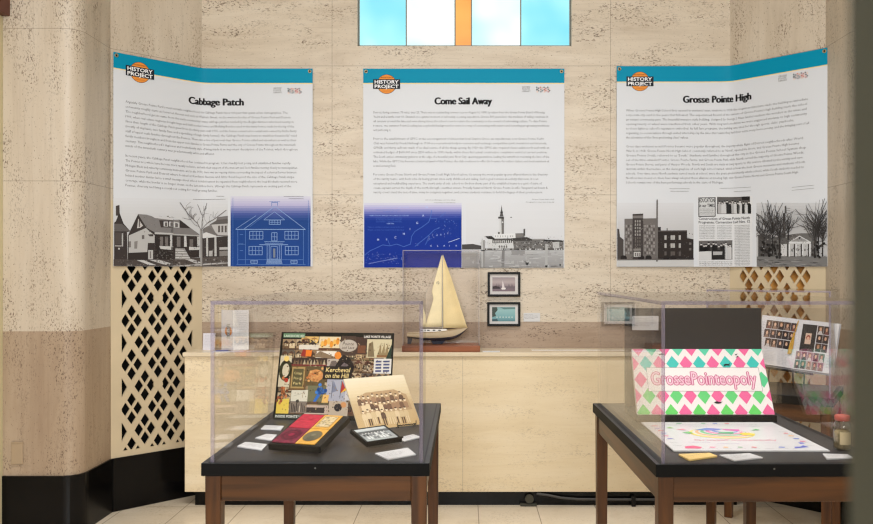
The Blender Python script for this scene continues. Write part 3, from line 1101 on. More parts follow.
def blueprint(p):
    p.grad(231.2, 196.5, 311, 268, [(0, (214, 211, 218)), (0.12, (184, 178, 206)), (0.25, (74, 88, 150)), (0.34, (30, 66, 128)), (1, (26, 66, 138))], 1, 30)
    c = Z(228, 195, .1392)
    W, wv = (136, 164, 206), (84, 120, 178)
    def L(col, w, *a): p.line(c(*a), w, col, 3)
    L(W, .5, 340, 82, 120, 245); L(W, .5, 340, 82, 555, 245); L(W, .7, 60, 248, 560, 248); L(W, .4, 62, 244, 205, 150); L(wv, .35, 160, 230, 330, 100)
    L(W, .4, 262, 178, 338, 122, 410, 178); L(W, .5, 262, 180, 410, 180)
    L(wv, .5, 318, 82, 318, 55, 360, 55, 360, 82); L(wv, .4, 300, 50, 376, 50)
    L(wv, .35, 40, 20, 40, 518); L(wv, .35, 580, 40, 580, 518)
    for x in (75, 130, 545): L(wv, .5, x, 252, x, 500)
    L(wv, .5, 65, 500, 560, 500); L(wv, .5, 75, 465, 545, 465); L(wv, .35, 75, 355, 130, 355)
    for (x0, y0, x1, y1, n) in ((300, 182, 380, 212, 4), (160, 262, 255, 318, 4), (412, 262, 508, 318, 4), (155, 370, 250, 430, 4), (415, 370, 508, 430, 4), (168, 470, 215, 492, 2), (455, 470, 500, 492, 2), (318, 272, 356, 330, 2)):
        L(W, .55, x0, y0, x1, y0, x1, y1, x0, y1, x0, y0)
        for i in range(1, n): L(W, .4, x0 + (x1 - x0) * i / n, y0, x0 + (x1 - x0) * i / n, y1)
        L(W, .4, x0, (y0 + y1) / 2, x1, (y0 + y1) / 2)
    L(W, .7, 228, 358, 435, 358); L(W, .5, 265, 336, 410, 336); L(W, .4, 270, 348, 400, 348)
    for x in (285, 300, 372, 386): L(W, .5, x, 360, x, 480)
    L(W, .5, 312, 370, 358, 370, 358, 460, 312, 460, 312, 370)
    p.poly(c(328, 385, 344, 385, 344, 450, 328, 450), (120, 128, 140), 3)
    for i in range(5): L(W, .6, 285 - i * 2, 462 + i * 8, 386 + i * 2, 462 + i * 8)
    for x in range(272, 404, 12): L(wv, .3, x, 336, x, 348)
    L(wv, .6, 90, 285, 112, 285); L(wv, .6, 90, 400, 112, 400); L(wv, .6, 80, 352, 112, 352)
    p.line(c(404, 12, 545, 12), .35, (110, 108, 120), 3); p.line(c(440, 28, 545, 28), .35, (110, 108, 120), 3)


def chart(p):
    p.grad(364.3, 203, 461.6, 268, [(0, (216, 214, 220)), (0.08, (180, 174, 210)), (0.2, (60, 74, 156)), (0.27, (12, 48, 138)), (1, (8, 42, 140))], 1, 30)
    c = Z(362, 195, .1393)
    W, w2 = (176, 194, 230), (74, 112, 190)
    def L(col, w, *a): p.line(c(*a), w, col, 3)
    for ch, x, y in zip('MICHIGAN', (118, 182, 242, 303, 352, 398, 440, 466), (328, 326, 312, 286, 252, 208, 155, 96)):
        p.text(ch, *c(x - 8, y)[0], 0.0185, W, 3, bold=0.02)
    for ch, x in zip('LAKE', (555, 595, 630, 662)): p.text(ch, *c(x - 6, 196)[0], 0.0125, w2, 3, bold=0.02)
    for ch, x, y in zip('ERIE', (544, 570, 597, 620), (294, 290, 286, 281)): p.text(ch, *c(x - 6, y)[0], 0.013, W, 3, bold=0.01)
    for ch, x in zip('CLAIR', (498, 548, 592, 634, 680)): p.text(ch, *c(x - 7, 370)[0], 0.0145, W, 3, bold=0.02)
    x, y = c(58, 94)[0]
    p.text('A COURSE CHART OF THE LAKES', x, y, 0.013, (176, 186, 226), 3, width=39)
    p.text('REDUCED FROM SURVEYS', x + 6, y + 2.4, 0.008, w2, 3, width=24)
    p.text('SHEET No. 5', x + 13, y + 4.2, 0.008, w2, 3, width=14)
    p.text('NAUTICAL MILES OF LAKE ST. CLAIR', x, y + 8.2, 0.011, (150, 176, 226), 3, width=39)
    for i in range(3): p.text('SOUNDINGS IN FEET AND FATHOMS', x + 6, y + 10.4 + i * 1.9, 0.007, w2, 3, width=26)
    p.text('1876', x + 17, y + 16.2, 0.012, (150, 176, 226), 3, width=7)
    p.text('Magnetic variation in the year is noted by the rose', x - 2, y + 19.4, 0.008, w2, 3, width=36)
    p.text('Depths at mean low water level of the lakes', x - 2, y + 22.3, 0.008, w2, 3, width=36)
    L(w2, .5, 0, 450, 60, 400, 110, 378, 150, 358, 200, 366, 250, 352, 300, 372, 350, 352, 356, 300, 380, 262, 430, 232, 480, 195, 495, 150, 500, 110)
    L(w2, .5, 380, 370, 430, 330, 480, 290, 520, 250, 560, 235); L(W, .5, 620, 340, 700, 312); L(w2, .4, 455, 358, 470, 330, 500, 310)
    L(w2, .4, 180, 310, 195, 345, 205, 366); L(w2, .4, 490, 168, 540, 168); L(w2, .4, 560, 160, 600, 125)
    g = random.Random(5)
    for i in range(190):
        t = g.random()
        k = g.random()
        if k < .55: x, y = g.uniform(30, 290), g.uniform(420, 500) - t * 10
        elif k < .8: x, y = 380 + t * 260, 350 - t * 110 + g.gauss(0, 16)
        else: x, y = 520 + t * 170, g.uniform(120, 300)
        q = c(x, y)[0]
        p.rect(q[0], q[1], q[0] + g.uniform(.25, .55), q[1] + g.uniform(.25, .5), g.choice([w2, W, (60, 104, 190)]), 3)
    for i in range(26):
        q = c(50 + i * 8, 492 - i * 1.6 - (i % 3))[0]
        p.rect(q[0], q[1], q[0] + .7, q[1] + .4, W, 3)
    q = c(455, 40)[0]
    p.text('Chart of Michigan and the lakes', q[0], q[1], 0.009, (120, 118, 120), 3, width=30)
    p.text('Courtesy of the library', q[0] + 9, q[1] + 2.6, 0.009, (120, 118, 120), 3, width=21)


def yacht_club(p):
    p.grad(466, 203, 563.4, 252, [(0, (218, 217, 216)), (1, (212, 210, 208))], 1, 6)
    c = Z(480, 200, .1297)
    p.grad(462, 248, 563.4, 268, [(0, (196, 194, 191)), (0.4, (168, 166, 163)), (1, (150, 147, 144))], 2, 10)
    g = random.Random(9)
    D, Md, Lt = (48, 45, 43), (112, 108, 104), (226, 224, 221)
    p.poly([(462, 244.5), (473, 244), (482, 246), (482, 249.5), (462, 249.5)], (74, 70, 67), 3)
    # shore and right bank
    p.poly(c(250, 318, 400, 300, 640, 312, 650, 380, 240, 384), (112, 108, 104), 3)
    for i in range(90):
        x, y = g.uniform(255, 640), g.uniform(312, 376)
        p.poly(c(x, y, x + g.uniform(5, 16), y, x + 10, y + g.uniform(4, 12), x, y + 8), g.choice([D, Md, (150, 147, 143), (176, 173, 169), (84, 80, 76)]), 4)
    p.poly(c(560, 326, 610, 322, 610, 376, 560, 376), (186, 184, 180), 5)
    p.poly(c(488, 308, 650, 312, 650, 322, 488, 320), D, 5)
    p.poly(c(400, 300, 500, 300, 500, 308, 400, 308), (150, 147, 143), 5)
    # clubhouse
    p.poly(c(40, 280, 88, 278, 112, 296, 112, 306, 60, 300), D, 6)
    p.poly(c(60, 300, 100, 296, 250, 300, 262, 384, 60, 384), (206, 204, 200), 5)
    p.poly(c(95, 300, 246, 298, 246, 330, 95, 334), (84, 80, 76), 6)
    for i in range(9): p.poly(c(103 + i * 16, 312, 110 + i * 16, 312, 110 + i * 16, 330, 103 + i * 16, 330), (198, 196, 192), 7)
    p.poly(c(105, 262, 270, 258, 274, 294, 105, 294), (224, 222, 218), 6)
    for i in range(8): p.poly(c(116 + i * 19, 274, 121 + i * 19, 274, 121 + i * 19, 286, 116 + i * 19, 286), (150, 147, 143), 7)
    p.poly(c(272, 258, 342, 256, 342, 292, 274, 296), (120, 116, 112), 6)
    p.poly(c(240, 296, 360, 286, 400, 304, 400, 314, 240, 316), (66, 62, 59), 6)
    p.poly(c(334, 224, 347, 222, 347, 276, 334, 276), (84, 80, 76), 7)
    for i in range(4):
        p.ell(*c(150 + i * 18, 360)[0], .8, 1.4, (110, 106, 102), 7, 10)
    # tower
    p.poly(c(150, 145, 184, 145, 184, 262, 160, 262, 150, 250), (206, 204, 200), 7)
    p.poly(c(164, 145, 184, 145, 184, 262, 166, 262), (112, 108, 104), 8)
    p.poly(c(140, 130, 184, 130, 184, 146, 140, 144), (70, 66, 63), 8)
    p.poly(c(150, 128, 158, 100, 166, 40, 174, 100, 180, 128), (92, 88, 85), 7)
    p.poly(c(156, 104, 176, 104, 176, 90, 156, 90), (60, 56, 54), 8)
    p.poly(c(138, 248, 152, 248, 152, 262, 138, 262), (84, 80, 76), 7)
    p.ell(*c(174, 172)[0], .7, .7, Lt, 9, 10)
    p.poly(c(232, 131, 246, 131, 246, 137, 232, 137), (84, 80, 76), 5)
    # water line, piles and reflections
    p.poly(c(38, 374, 650, 372, 650, 386, 38, 388), (92, 88, 84), 6)
    for i in range(36):
        x = g.uniform(40, 640)
        p.poly(c(x, 376, x + 9, 376, x + 9, 383, x, 383), Lt, 7)
    p.poly(c(168, 390, 190, 390, 186, 518, 164, 518), (126, 123, 120), 4)
    p.poly(c(240, 390, 345, 390, 345, 430, 240, 424), (146, 143, 140), 4)
    for i in range(24):
        x, y = g.uniform(40, 560), g.uniform(395, 510)
        p.poly(c(x, y, x + g.uniform(40, 90), y, x + 60, y + 4, x, y + 4), g.choice([(182, 180, 177), (150, 147, 144), (196, 194, 191)]), 5)
    p.poly(c(10, 310, 38, 310, 38, 530, 10, 530), (150, 147, 143), 8)
    p.poly(c(10, 310, 22, 310, 22, 530, 10, 530), (190, 188, 184), 9)
    p.poly(c(10, 386, 38, 386, 38, 394, 10, 394), (80, 76, 73), 9)
    p.poly(c(502, 340, 522, 340, 518, 520, 500, 520), (176, 174, 170), 8)
    p.poly(c(502, 504, 520, 504, 518, 518, 500, 518), (40, 38, 36), 9)
    grain(p, 480, 236, 563, 249, 120, [(84, 80, 76), (112, 108, 104), (176, 173, 169), (150, 147, 143), (206, 204, 200)], 1.2, 8.5, 4)
    grain(p, 463, 250, 563, 267, 70, [(176, 174, 171), (168, 165, 162), (186, 184, 181)], 4.5, 5.5, 5)
    q = (540, 199.3)
    p.text('Grosse Pointe Yacht Club', q[0] - 8, q[1] + 0.6, 0.009, (110, 108, 106), 3, width=22)
    p.text('Photograph from the archive of the club', q[0] - 14, q[1] + 3.4, 0.009, (120, 118, 116), 3, width=28)


def school(p):
    p.grad(617, 203, 693, 262, [(0, (214, 212, 211)), (0.4, (198, 195, 192)), (1, (190, 187, 183))], 1, 20)
    c = Z(614, 195, .1393)
    p.poly(c(15, 462, 568, 458, 568, 530, 15, 530), (198, 195, 190), 2)
    p.poly(c(15, 458, 568, 452, 568, 466, 15, 470), (112, 106, 102), 3)
    p.poly(c(15, 240, 34, 246, 40, 300, 66, 322, 66, 462, 15, 462), (74, 67, 63), 3)
    p.poly(c(72, 172, 300, 168, 300, 462, 72, 462), (112, 105, 100), 3)
    p.poly(c(130, 138, 206, 135, 206, 462, 130, 462), (66, 59, 56), 4)
    p.poly(c(130, 150, 206, 148, 206, 168, 130, 168), (120, 113, 108), 5)
    for r in range(9):
        y = 216 + r * 24
        for x in (80, 96, 112, 214, 230, 246, 262, 278):
            p.poly(c(x, y, x + 11, y, x + 11, y + 17, x, y + 17), (146, 140, 134) if (r + x) % 3 else (84, 77, 73), 5)
    for r in range(9):
        for x in (146, 162, 178):
            p.poly(c(x, 182 + r * 24, x + 9, 182 + r * 24, x + 9, 198 + r * 24, x, 198 + r * 24), (150, 144, 138) if r < 5 else (98, 91, 86), 5)
    p.poly(c(138, 408, 186, 408, 186, 444, 138, 444), (190, 186, 180), 6)
    for x in (146, 160, 173): p.poly(c(x, 416, x + 7, 416, x + 7, 440, x, 440), (96, 89, 85), 7)
    p.poly(c(136, 386, 188, 384, 190, 400, 136, 402), (130, 124, 118), 6)
    p.poly(c(308, 232, 332, 230, 332, 256, 520, 254, 520, 310, 566, 318, 566, 462, 308, 462), (48, 41, 38), 3)
    p.poly(c(308, 256, 520, 254, 520, 262, 308, 264), (84, 77, 73), 4)
    for r in range(3):
        for x in (358, 402, 418, 460):
            col = (176, 171, 165) if r < 2 else (92, 84, 79)
            p.poly(c(x, 290 + r * 58, x + 15, 290 + r * 58, x + 15, 322 + r * 58, x, 322 + r * 58), col, 5)
    for r in range(2): p.poly(c(534, 342 + r * 40, 550, 342 + r * 40, 550, 358 + r * 40, 534, 358 + r * 40), (110, 103, 98), 5)
    for x in (44, 170, 222, 350, 400): p.poly(c(x, 442, x + 12, 434, x + 34, 434, x + 44, 446, x + 44, 460, x, 460), (40, 35, 33), 6)
    p.poly(c(300, 42, 306, 30, 311, 42, 311, 478, 297, 478), (110, 104, 99), 7)
    p.poly(c(374, 238, 380, 238, 380, 256, 374, 256), (60, 53, 50), 4)
    grain(p, 624, 220, 656, 258, 130, [(84, 77, 73), (130, 124, 118), (60, 54, 51)], 1.1, 5.5, 6)
    grain(p, 657, 231, 692, 258, 90, [(60, 53, 50), (40, 34, 32), (92, 85, 80)], 1.3, 4.5, 7)
    p.line([(669, 189), (689, 189)], .35, (120, 118, 116), 3)
    p.line([(670, 191.5), (688, 191.5)], .35, (120, 118, 116), 3)


def newspaper(p):
    p.rect(697, 196, 753.5, 268, (222, 220, 217), 1)
    c = Z(690, 190, .1488)
    T = (66, 63, 61)
    p.poly(c(52, 52, 168, 50, 168, 180, 52, 182), (60, 57, 55), 2)
    p.poly(c(58, 56, 162, 55, 162, 174, 58, 176), (208, 206, 202), 3)
    p.text('EDUCATION', *c(59, 84)[0], 0.036, (30, 28, 27), 4, width=15.2, bold=0.02)
    p.text('in our TIMES', *c(59, 116)[0], 0.030, (30, 28, 27), 4, width=15.2, bold=0.02)
    for i in range(4): p.text('news of the Grosse Pointe schools and classes', *c(64, 132 + i * 11)[0], 0.010, T, 4, width=13.5)
    g = random.Random(11)
    p.poly(c(178, 48, 410, 44, 410, 158, 178, 162), (92, 88, 85), 2)
    for i in range(12):
        x = 186 + i * 19 + g.uniform(-4, 4)
        y = g.uniform(66, 84)
        col = g.choice([(36, 34, 32), (206, 203, 199), (48, 45, 43), (176, 172, 168)])
        p.poly(c(x, 160, x - 2, y + 22, x + 4, y + 16, x + 14, y + 16, x + 22, y + 26, x + 22, 160), col, 3)
        p.ell(*c(x + 9, y + 7)[0], 1.0, 1.3, (196, 190, 184), 4, 10)
        p.ell(*c(x + 9, y + 2)[0], 1.0, .7, (40, 37, 35), 5, 10)
    p.poly(c(355, 46, 410, 44, 410, 70, 355, 72), (40, 37, 35), 3)
    p.text('Construction of Grosse Pointe North', *c(54, 202)[0], 0.0235, (34, 32, 31), 3, width=53, bold=0.01)
    p.text('Progresses; Cornerstone Laid Nov. 12', *c(54, 226)[0], 0.0235, (34, 32, 31), 3, width=53, bold=0.01)
    for x0, x1, y0, y1 in ((58, 164, 244, 332), (178, 284, 244, 332), (306, 410, 244, 510), (58, 290, 486, 514)):
        y = y0
        while y < y1:
            p.text('the new high school in the woods will open its doors to pupils'[: 34 if x1 - x0 < 150 else 62], *c(x0, y)[0], 0.0105, (104, 101, 98), 3, width=(x1 - x0) * .1488)
            y += 10.5
    p.poly(c(55, 342, 290, 338, 290, 468, 55, 472), (104, 100, 97), 2)
    p.poly(c(55, 416, 140, 410, 140, 470, 55, 472), (206, 204, 200), 3)
    for i in range(13):
        x = 60 + i * 17 + g.uniform(-3, 3)
        y = g.uniform(352, 372)
        col = (206, 203, 199) if i in (10, 11, 12) else g.choice([(36, 33, 31), (66, 62, 60), (30, 28, 26)])
        p.poly(c(x, 412 if i < 5 else 466, x, y + 20, x + 12, y + 14, x + 22, y + 22, x + 22, 412 if i < 5 else 466), col, 4)
        p.ell(*c(x + 11, y + 6)[0], 1.0, 1.3, (206, 200, 194), 5, 10)
        p.ell(*c(x + 11, y + 1)[0], 1.1, .7, (44, 41, 39), 6, 10)
    p.poly(c(146, 404, 222, 404, 222, 462, 146, 464), (40, 37, 35), 6)
    p.poly(c(150, 414, 214, 414, 212, 436, 150, 438), (176, 173, 169), 7)
    p.line([(719, 188.6), (752, 187.2)], .3, (120, 118, 116), 3)
    p.line([(735, 191.8), (752, 191)], .3, (120, 118, 116), 3)


def campus(p):
    p.grad(757.6, 203, 829, 262, [(0, (206, 204, 202)), (0.3, (176, 174, 171)), (0.6, (186, 183, 180)), (1, (190, 187, 183))], 1, 20)
    c = Z(755, 195, .1431)
    g = random.Random(21)
    p.poly(c(20, 430, 525, 430, 525, 540, 20, 540), (120, 117, 113), 2)
    for i in range(40):
        x, y = g.uniform(22, 440), g.uniform(445, 500)
        p.poly(c(x, y, x + g.uniform(20, 70), y + 2, x + 40, y + 7, x, y + 5), g.choice([(150, 147, 143), (84, 80, 77), (98, 94, 91), (134, 131, 127)]), 3)
    # building
    p.poly(c(30, 280, 120, 276, 120, 430, 30, 430), (84, 80, 77), 3)
    p.poly(c(110, 300, 300, 270, 440, 272, 440, 430, 110, 430), (98, 94, 90), 3)
    p.poly(c(255, 300, 320, 268, 440, 268, 410, 330, 250, 330), (110, 106, 102), 4)
    p.poly(c(245, 330, 320, 284, 398, 328), (206, 204, 200), 6)
    p.poly(c(262, 326, 320, 292, 380, 326), (150, 147, 143), 7)
    p.ell(*c(320, 300)[0], 1.1, 1.1, (70, 66, 63), 8, 10)
    p.poly(c(245, 328, 400, 328, 400, 340, 245, 340), (216, 214, 210), 7)
    p.poly(c(190, 345, 240, 342, 240, 428, 190, 428), (206, 203, 199), 5)
    p.poly(c(250, 340, 400, 340, 400, 428, 250, 428), (190, 187, 183), 5)
    for x in (232, 280, 328, 378): p.poly(c(x, 342, x + 9, 342, x + 9, 430, x, 430), (70, 66, 63), 8)
    for x in (244, 292, 338, 388): p.poly(c(x, 342, x + 8, 342, x + 8, 430, x, 430), (222, 220, 216), 8)
    for x in (262, 306, 352): p.poly(c(x, 376, x + 10, 376, x + 10, 392, x, 392), (120, 116, 112), 7)
    # tower
    p.poly(c(203, 130, 220, 124, 222, 300, 200, 300), (74, 70, 67), 5)
    p.poly(c(206, 200, 218, 200, 218, 240, 206, 240), (112, 108, 104), 6)
    p.poly(c(216, 80, 226, 74, 230, 130, 216, 130), (92, 88, 85), 6)
    for y in (92, 108, 126): p.line(c(222, y, 255, y + 3), .4, (120, 116, 112), 6)
    p.line(c(285, 134, 400, 140), .3, (120, 116, 112), 5)
    # trees
    def tree(x, y, h, n, spread):
        p.line(c(x, y, x + 2, y - h * .4), 1.3, (50, 46, 44), 9)
        for i in range(n):
            a = -math.pi / 2 + g.gauss(0, spread)
            px_, py_ = x + 1, y - h * (.3 + .2 * g.random())
            pts = [px_, py_]
            L = h * g.uniform(.3, .65)
            for k in range(3):
                px_ += math.cos(a) * L / 3
                py_ += math.sin(a) * L / 3
                pts += [px_, py_]
                a += g.gauss(0, .35)
            p.line(c(*pts), g.uniform(.2, .55), g.choice([(62, 58, 56), (74, 70, 67), (92, 88, 85)]), 9)
    for args in ((130, 420, 350, 60, .55), (70, 430, 340, 34, .5), (180, 420, 300, 36, .6), (450, 420, 370, 64, .5), (425, 425, 280, 30, .6), (480, 430, 300, 30, .4), (240, 330, 190, 22, .6)):
        tree(*args)
    for i in range(60):
        x = g.choice([70, 130, 150, 430, 460]) + g.gauss(0, 20)
        y = g.uniform(320, 432)
        p.poly(c(x, y, x + 14, y - 4, x + 20, y + 12, x + 4, y + 16), g.choice([(50, 47, 44), (66, 62, 59), (40, 37, 35)]), 10)
    p.poly(c(410, 220, 445, 218, 445, 300, 410, 300), (84, 80, 77), 6)
    grain(p, 759, 234, 827, 257, 240, [(50, 47, 44), (84, 80, 77), (120, 116, 112), (166, 163, 159), (66, 62, 59)], 1.3, 9.5, 8)
    p.line([(793, 187.6), (815, 185.4)], .3, (120, 118, 116), 3)
    p.line([(793, 190.6), (815, 188.4)], .3, (120, 118, 116), 3)




mp, cv = banner_frame(-1, 466 - XC / K)
uL, uR = cv(112.4, 200)[0], cv(313, 200)[0]
cuts = list(FOLD)
y0 = [113 + 4.56 * i for i in range(10)]
y1 = [163.2 + 4.6 * i for i in range(7)]
e0 = [288, 291.5, 294, 294.5, 297, 297, 296.8, 296, 298, 215]
e1 = [291.5, 298, 296.8, 295, 297.5, 291.5, 218]
vB, vT = 1.459, 2.729
bx = lambda px0, px1: (cv(px0, 200)[0], vB + 0.001, cv(px1, 200)[0], vT)
banner('a', mp, cv, cuts, uL, uR, vB, vT, 2.636, (139, 73), 'Cabbage Patch', ((188, 103.8), (244, 104.6)),
       [(TXT['a'][0], y0, e0), (TXT['a'][1], y1, e1)], 124.5, (274, 91),
       [('house_photograph', bungalow, bx(112.6, 228.5)), ('blueprint_drawing', blueprint, bx(231.2, 311))],
       'white banner titled Cabbage Patch hanging folded in the bay\'s left corner')

mp, cv = flat_frame()
vB, vT = EYE - (267.7 - PY) * K, EYE - (69 - PY) * K
bx = lambda px0, px1: (cv(px0, 200)[0], vB + 0.001, cv(px1, 200)[0], vT)
banner('b', mp, cv, None, cv(363.4, 0)[0], cv(564.2, 0)[0], vB, vT, EYE - (83.3 - PY) * K, (386.8, 84.5), 'Come Sail Away', ((435, 104.6), (491.6, 104.6)),
       [(TXT['b'][0], [112.4, 116.8, 121.2, 125.6, 130], [544.5, 548, 546.5, 549, 391]),
        (TXT['b'][1], [138.7, 143.2, 147.7, 152.2, 156.7, 161.2, 165.7], [543.5, 546.5, 549, 547, 549, 549, 396]),
        (TXT['b'][2], [174.4, 178.8, 183.3, 187.7, 192.1], [547.5, 538, 541.5, 547.5, 542.5])], 373.6, (522, 89.5),
       [('lake_chart', chart, bx(363.9, 461.6)), ('harbor_photograph', yacht_club, bx(462, 563.4))],
       'white banner titled Come Sail Away hanging on the back wall below the window')

mp, cv = banner_frame(1, 466 + XC / K)
uL, uR = cv(616.3, 200)[0], cv(828.6, 200)[0]
vB, vT = 1.457, 2.744
bx = lambda px0, px1: (cv(px0, 200)[0], vB + 0.001, cv(px1, 200)[0], vT)
y0 = [110.7 + 4.5 * i for i in range(7)]
y1 = [146.5 + 4.5 * i for i in range(9)]
banner('c', mp, cv, [-c for c in cuts][::-1], uL, uR, vB, vT, 2.645, (639.5, 82), 'Grosse Pointe High', ((682.8, 103.2), (752, 103.2)),
       [(TXT['c'][0], y0, [809, 808, 807.5, 808, 795, 810, 688]), (TXT['c'][1], y1, [804, 800, 807, 805, 803.5, 806, 805, 799, 723])], 625.6, (779.5, 79.5),
       [('school_photograph', school, bx(616.8, 693.3)), ('newspaper_clipping', newspaper, bx(697, 753.5)), ('campus_photograph', campus, bx(757.5, 828.2))],
       'white banner titled Grosse Pointe High hanging folded in the bay\'s right corner')

# ------------------------------------------------------------------ pictures and cards on the back wall
def frame_picture(px0, py0, px1, py1, name, label, rail, mat_px, pic_px, paint, frame_mat, matc, group=None):
    x0, x1 = (px0 - PX) * K, (px1 - PX) * K
    z0, z1 = EYE - (py1 - PY) * K, EYE - (py0 - PY) * K
    root = tag(empty(name, ((x0 + x1) / 2, YW, z0)), label, 'picture', group)
    off = root.location
    yf = YW - 0.024
    b = MB(off)
    for (a, c, d, e) in ((x0, x1, z0, z0 + rail), (x0, x1, z1 - rail, z1), (x0, x0 + rail, z0 + rail, z1 - rail), (x1 - rail, x1, z0 + rail, z1 - rail)):
        b.box(a, c, yf, YW - 0.002, d, e)
    b.build('frame', frame_mat, root, 0.002)
    b = MB(off)
    b.box(x0 + rail * .8, x1 - rail * .8, YW - 0.012, YW - 0.004, z0 + rail * .8, z1 - rail * .8)
    b.build('mat_board', plain('mat_board', matc, 0.7), root)
    p = Print(lambda x, y: ((x - PX) * K, EYE - (y - PY) * K), None, ((pic_px[0] - PX) * K, EYE - (pic_px[3] - PY) * K, (pic_px[2] - PX) * K, EYE - (pic_px[1] - PY) * K))
    paint(p, *pic_px)
    p.build('photograph', plane_map((0, YW - 0.0125, 0), (1, 0, 0), (0, 0, 1)), root, M['gloss_ink'], off)
    return root


def regatta(p, x0, y0, x1, y1):
    p.grad(x0, y0, x1, y1, [(0, (150, 138, 140)), (0.35, (176, 162, 160)), (0.62, (140, 126, 130)), (0.66, (110, 98, 104)), (1, (128, 112, 118))], 1, 14)
    p.poly([(x0, y1 - 4.6), (x0 + 3, y1 - 5.6), (x0 + 7, y1 - 4.6), (x0 + 8, y1 - 2.6), (x0, y1 - 2.4)], (64, 56, 60), 2)
    p.poly([(x0 + 9.4, y1 - 3), (x0 + 10.2, y0 + 3), (x0 + 12.4, y1 - 3.4)], (214, 204, 202), 3)
    p.poly([(x0 + 8.6, y1 - 3), (x0 + 13.6, y1 - 3.6), (x0 + 12.8, y1 - 1.8), (x0 + 9.4, y1 - 1.8)], (226, 220, 218), 3)
    for x in (4, 6, 16, 19): p.poly([(x0 + x, y1 - 5), (x0 + x + .5, y1 - 8), (x0 + x + 1.2, y1 - 5)], (104, 92, 98), 2)


def lagoon(p, x0, y0, x1, y1):
    p.grad(x0, y0, x1, y1, [(0, (134, 168, 168)), (0.2, (150, 186, 186)), (0.75, (120, 164, 168)), (1, (96, 134, 142))], 1, 12)
    p.poly([(x0, y0), (x0 + 5, y0), (x0 + 5.6, y0 + 3), (x0 + 3, y0 + 6), (x0 + 4, y0 + 9), (x0, y0 + 10)], (74, 84, 78), 2)
    p.poly([(x0 + 8, y0 + .4), (x1, y0 + .3), (x1, y0 + 1.8), (x0 + 12, y0 + 2.2)], (96, 128, 126), 2)
    for x in (4, 7, 10, 13, 16, 19): p.poly([(x0 + x, y1 - 4.4), (x0 + x + 1.6, y1 - 4.8), (x0 + x + 1.2, y1 - 3.2)], (206, 216, 212), 3)
    p.poly([(x0, y1 - 2), (x0 + 5, y1 - 2.6), (x0 + 6, y1), (x0, y1)], (70, 92, 98), 2)


frame_picture(487.6, 272, 520.2, 296.5, 'framed_photograph', 'small black-framed mauve boat photograph, upper of the two beside the model sailboat', 0.0145, None, (492.3, 277.3, 515, 291.3), regatta, M['black'], (206, 200, 196))
frame_picture(487.2, 302, 520.2, 326, 'framed_photograph', 'small black-framed turquoise water photograph, lower of the two beside the model sailboat', 0.0145, None, (492, 307, 515, 321.2), lagoon, M['black'], (206, 202, 198))


def wall_card(px0, py0, px1, py1, label, lines, Y=YW, name='label_card'):
    a, c = at(px0, py1, Y - 0.006), at(px1, py0, Y - 0.006)
    b = MB(((a.x + c.x) / 2, Y, a.z))
    b.box(a.x, c.x, Y - 0.006, Y - 0.001, a.z, c.z)
    o = b.build(name, M['paper'])
    o.location = ((a.x + c.x) / 2, Y, a.z)
    tag(o, label, 'label card')
    w, h = c.x - a.x, c.z - a.z
    p = Print()
    for i, s in enumerate(lines):
        p.text(s, a.x + w * .06, c.z - h * (.22 + .15 * i), h * .105, (110, 106, 104), 1, width=w * (.5 if i == 0 else .82 if i < len(lines) - 1 else .6), res=1)
    p.build('printed_text', plane_map((0, Y - 0.0062, 0), (1, 0, 0), (0, 0, 1)), o, off=o.location)
    return o


wall_card(523.6, 313, 540, 321.6, 'small white label card on the wall right of the two framed photographs', ['Sailing on the lake', 'Photographs of boats at the harbor', 'lent by the families of the club', 'summer season'])

# ------------------------------------------------------------------ on the counter: leaflets, papers, the model boat
def standing_card(name, label, foot, w, h, yaw, lean, th, col, draw, cat):
    """a card standing on its lower edge; foot = lower left corner"""
    foot = Vector(foot)
    u = Vector((math.cos(yaw), math.sin(yaw), 0))
    n = Vector((math.sin(yaw), -math.cos(yaw), 0))
    v = (Vector((0, 0, 1)) * math.cos(lean) - n * math.sin(lean))
    nn = u.cross(v)
    root = tag(empty(name, foot), label, cat)
    b = MB(foot)
    b.slab(foot, u * w, v * h, -nn * th)
    b.build('sheet', col, root)
    if draw:
        p = Print(None, None, None)
        draw(p, w, h)
        p.build('print', plane_map(foot, u, v), root, off=foot, step=0.0003)
    return root


def leaflet_logo(p, w, h):
    cx, cyy, r = w * .60, h * .47, 0.030
    p.ell(cx, cyy, r, r, (222, 142, 66), 1, 24)
    p.rect(cx - .013, cyy - .045, cx + .013, cyy + .045, (44, 48, 54), 2)
    p.rect(cx - .011, cyy - .043, cx + .011, cyy + .043, (214, 212, 208), 3)
    p.text('HISTORY', cx - .0015, cyy - .038, 0.0125, (44, 48, 54), 4, width=.076, rot=math.pi / 2, bold=.02)
    p.text('PROJECT', cx + .0095, cyy - .038, 0.0125, (44, 48, 54), 4, width=.076, rot=math.pi / 2, bold=.02)


def leaflet_text(p, w, h):
    g = random.Random(2)
    for i in range(19):
        p.text('voices of the neighborhoods in pictures', w * .10, h * (.90 - i * .044), 0.0075, (150, 146, 144), 1, width=w * g.uniform(.6, .8), res=1)


zc = CT
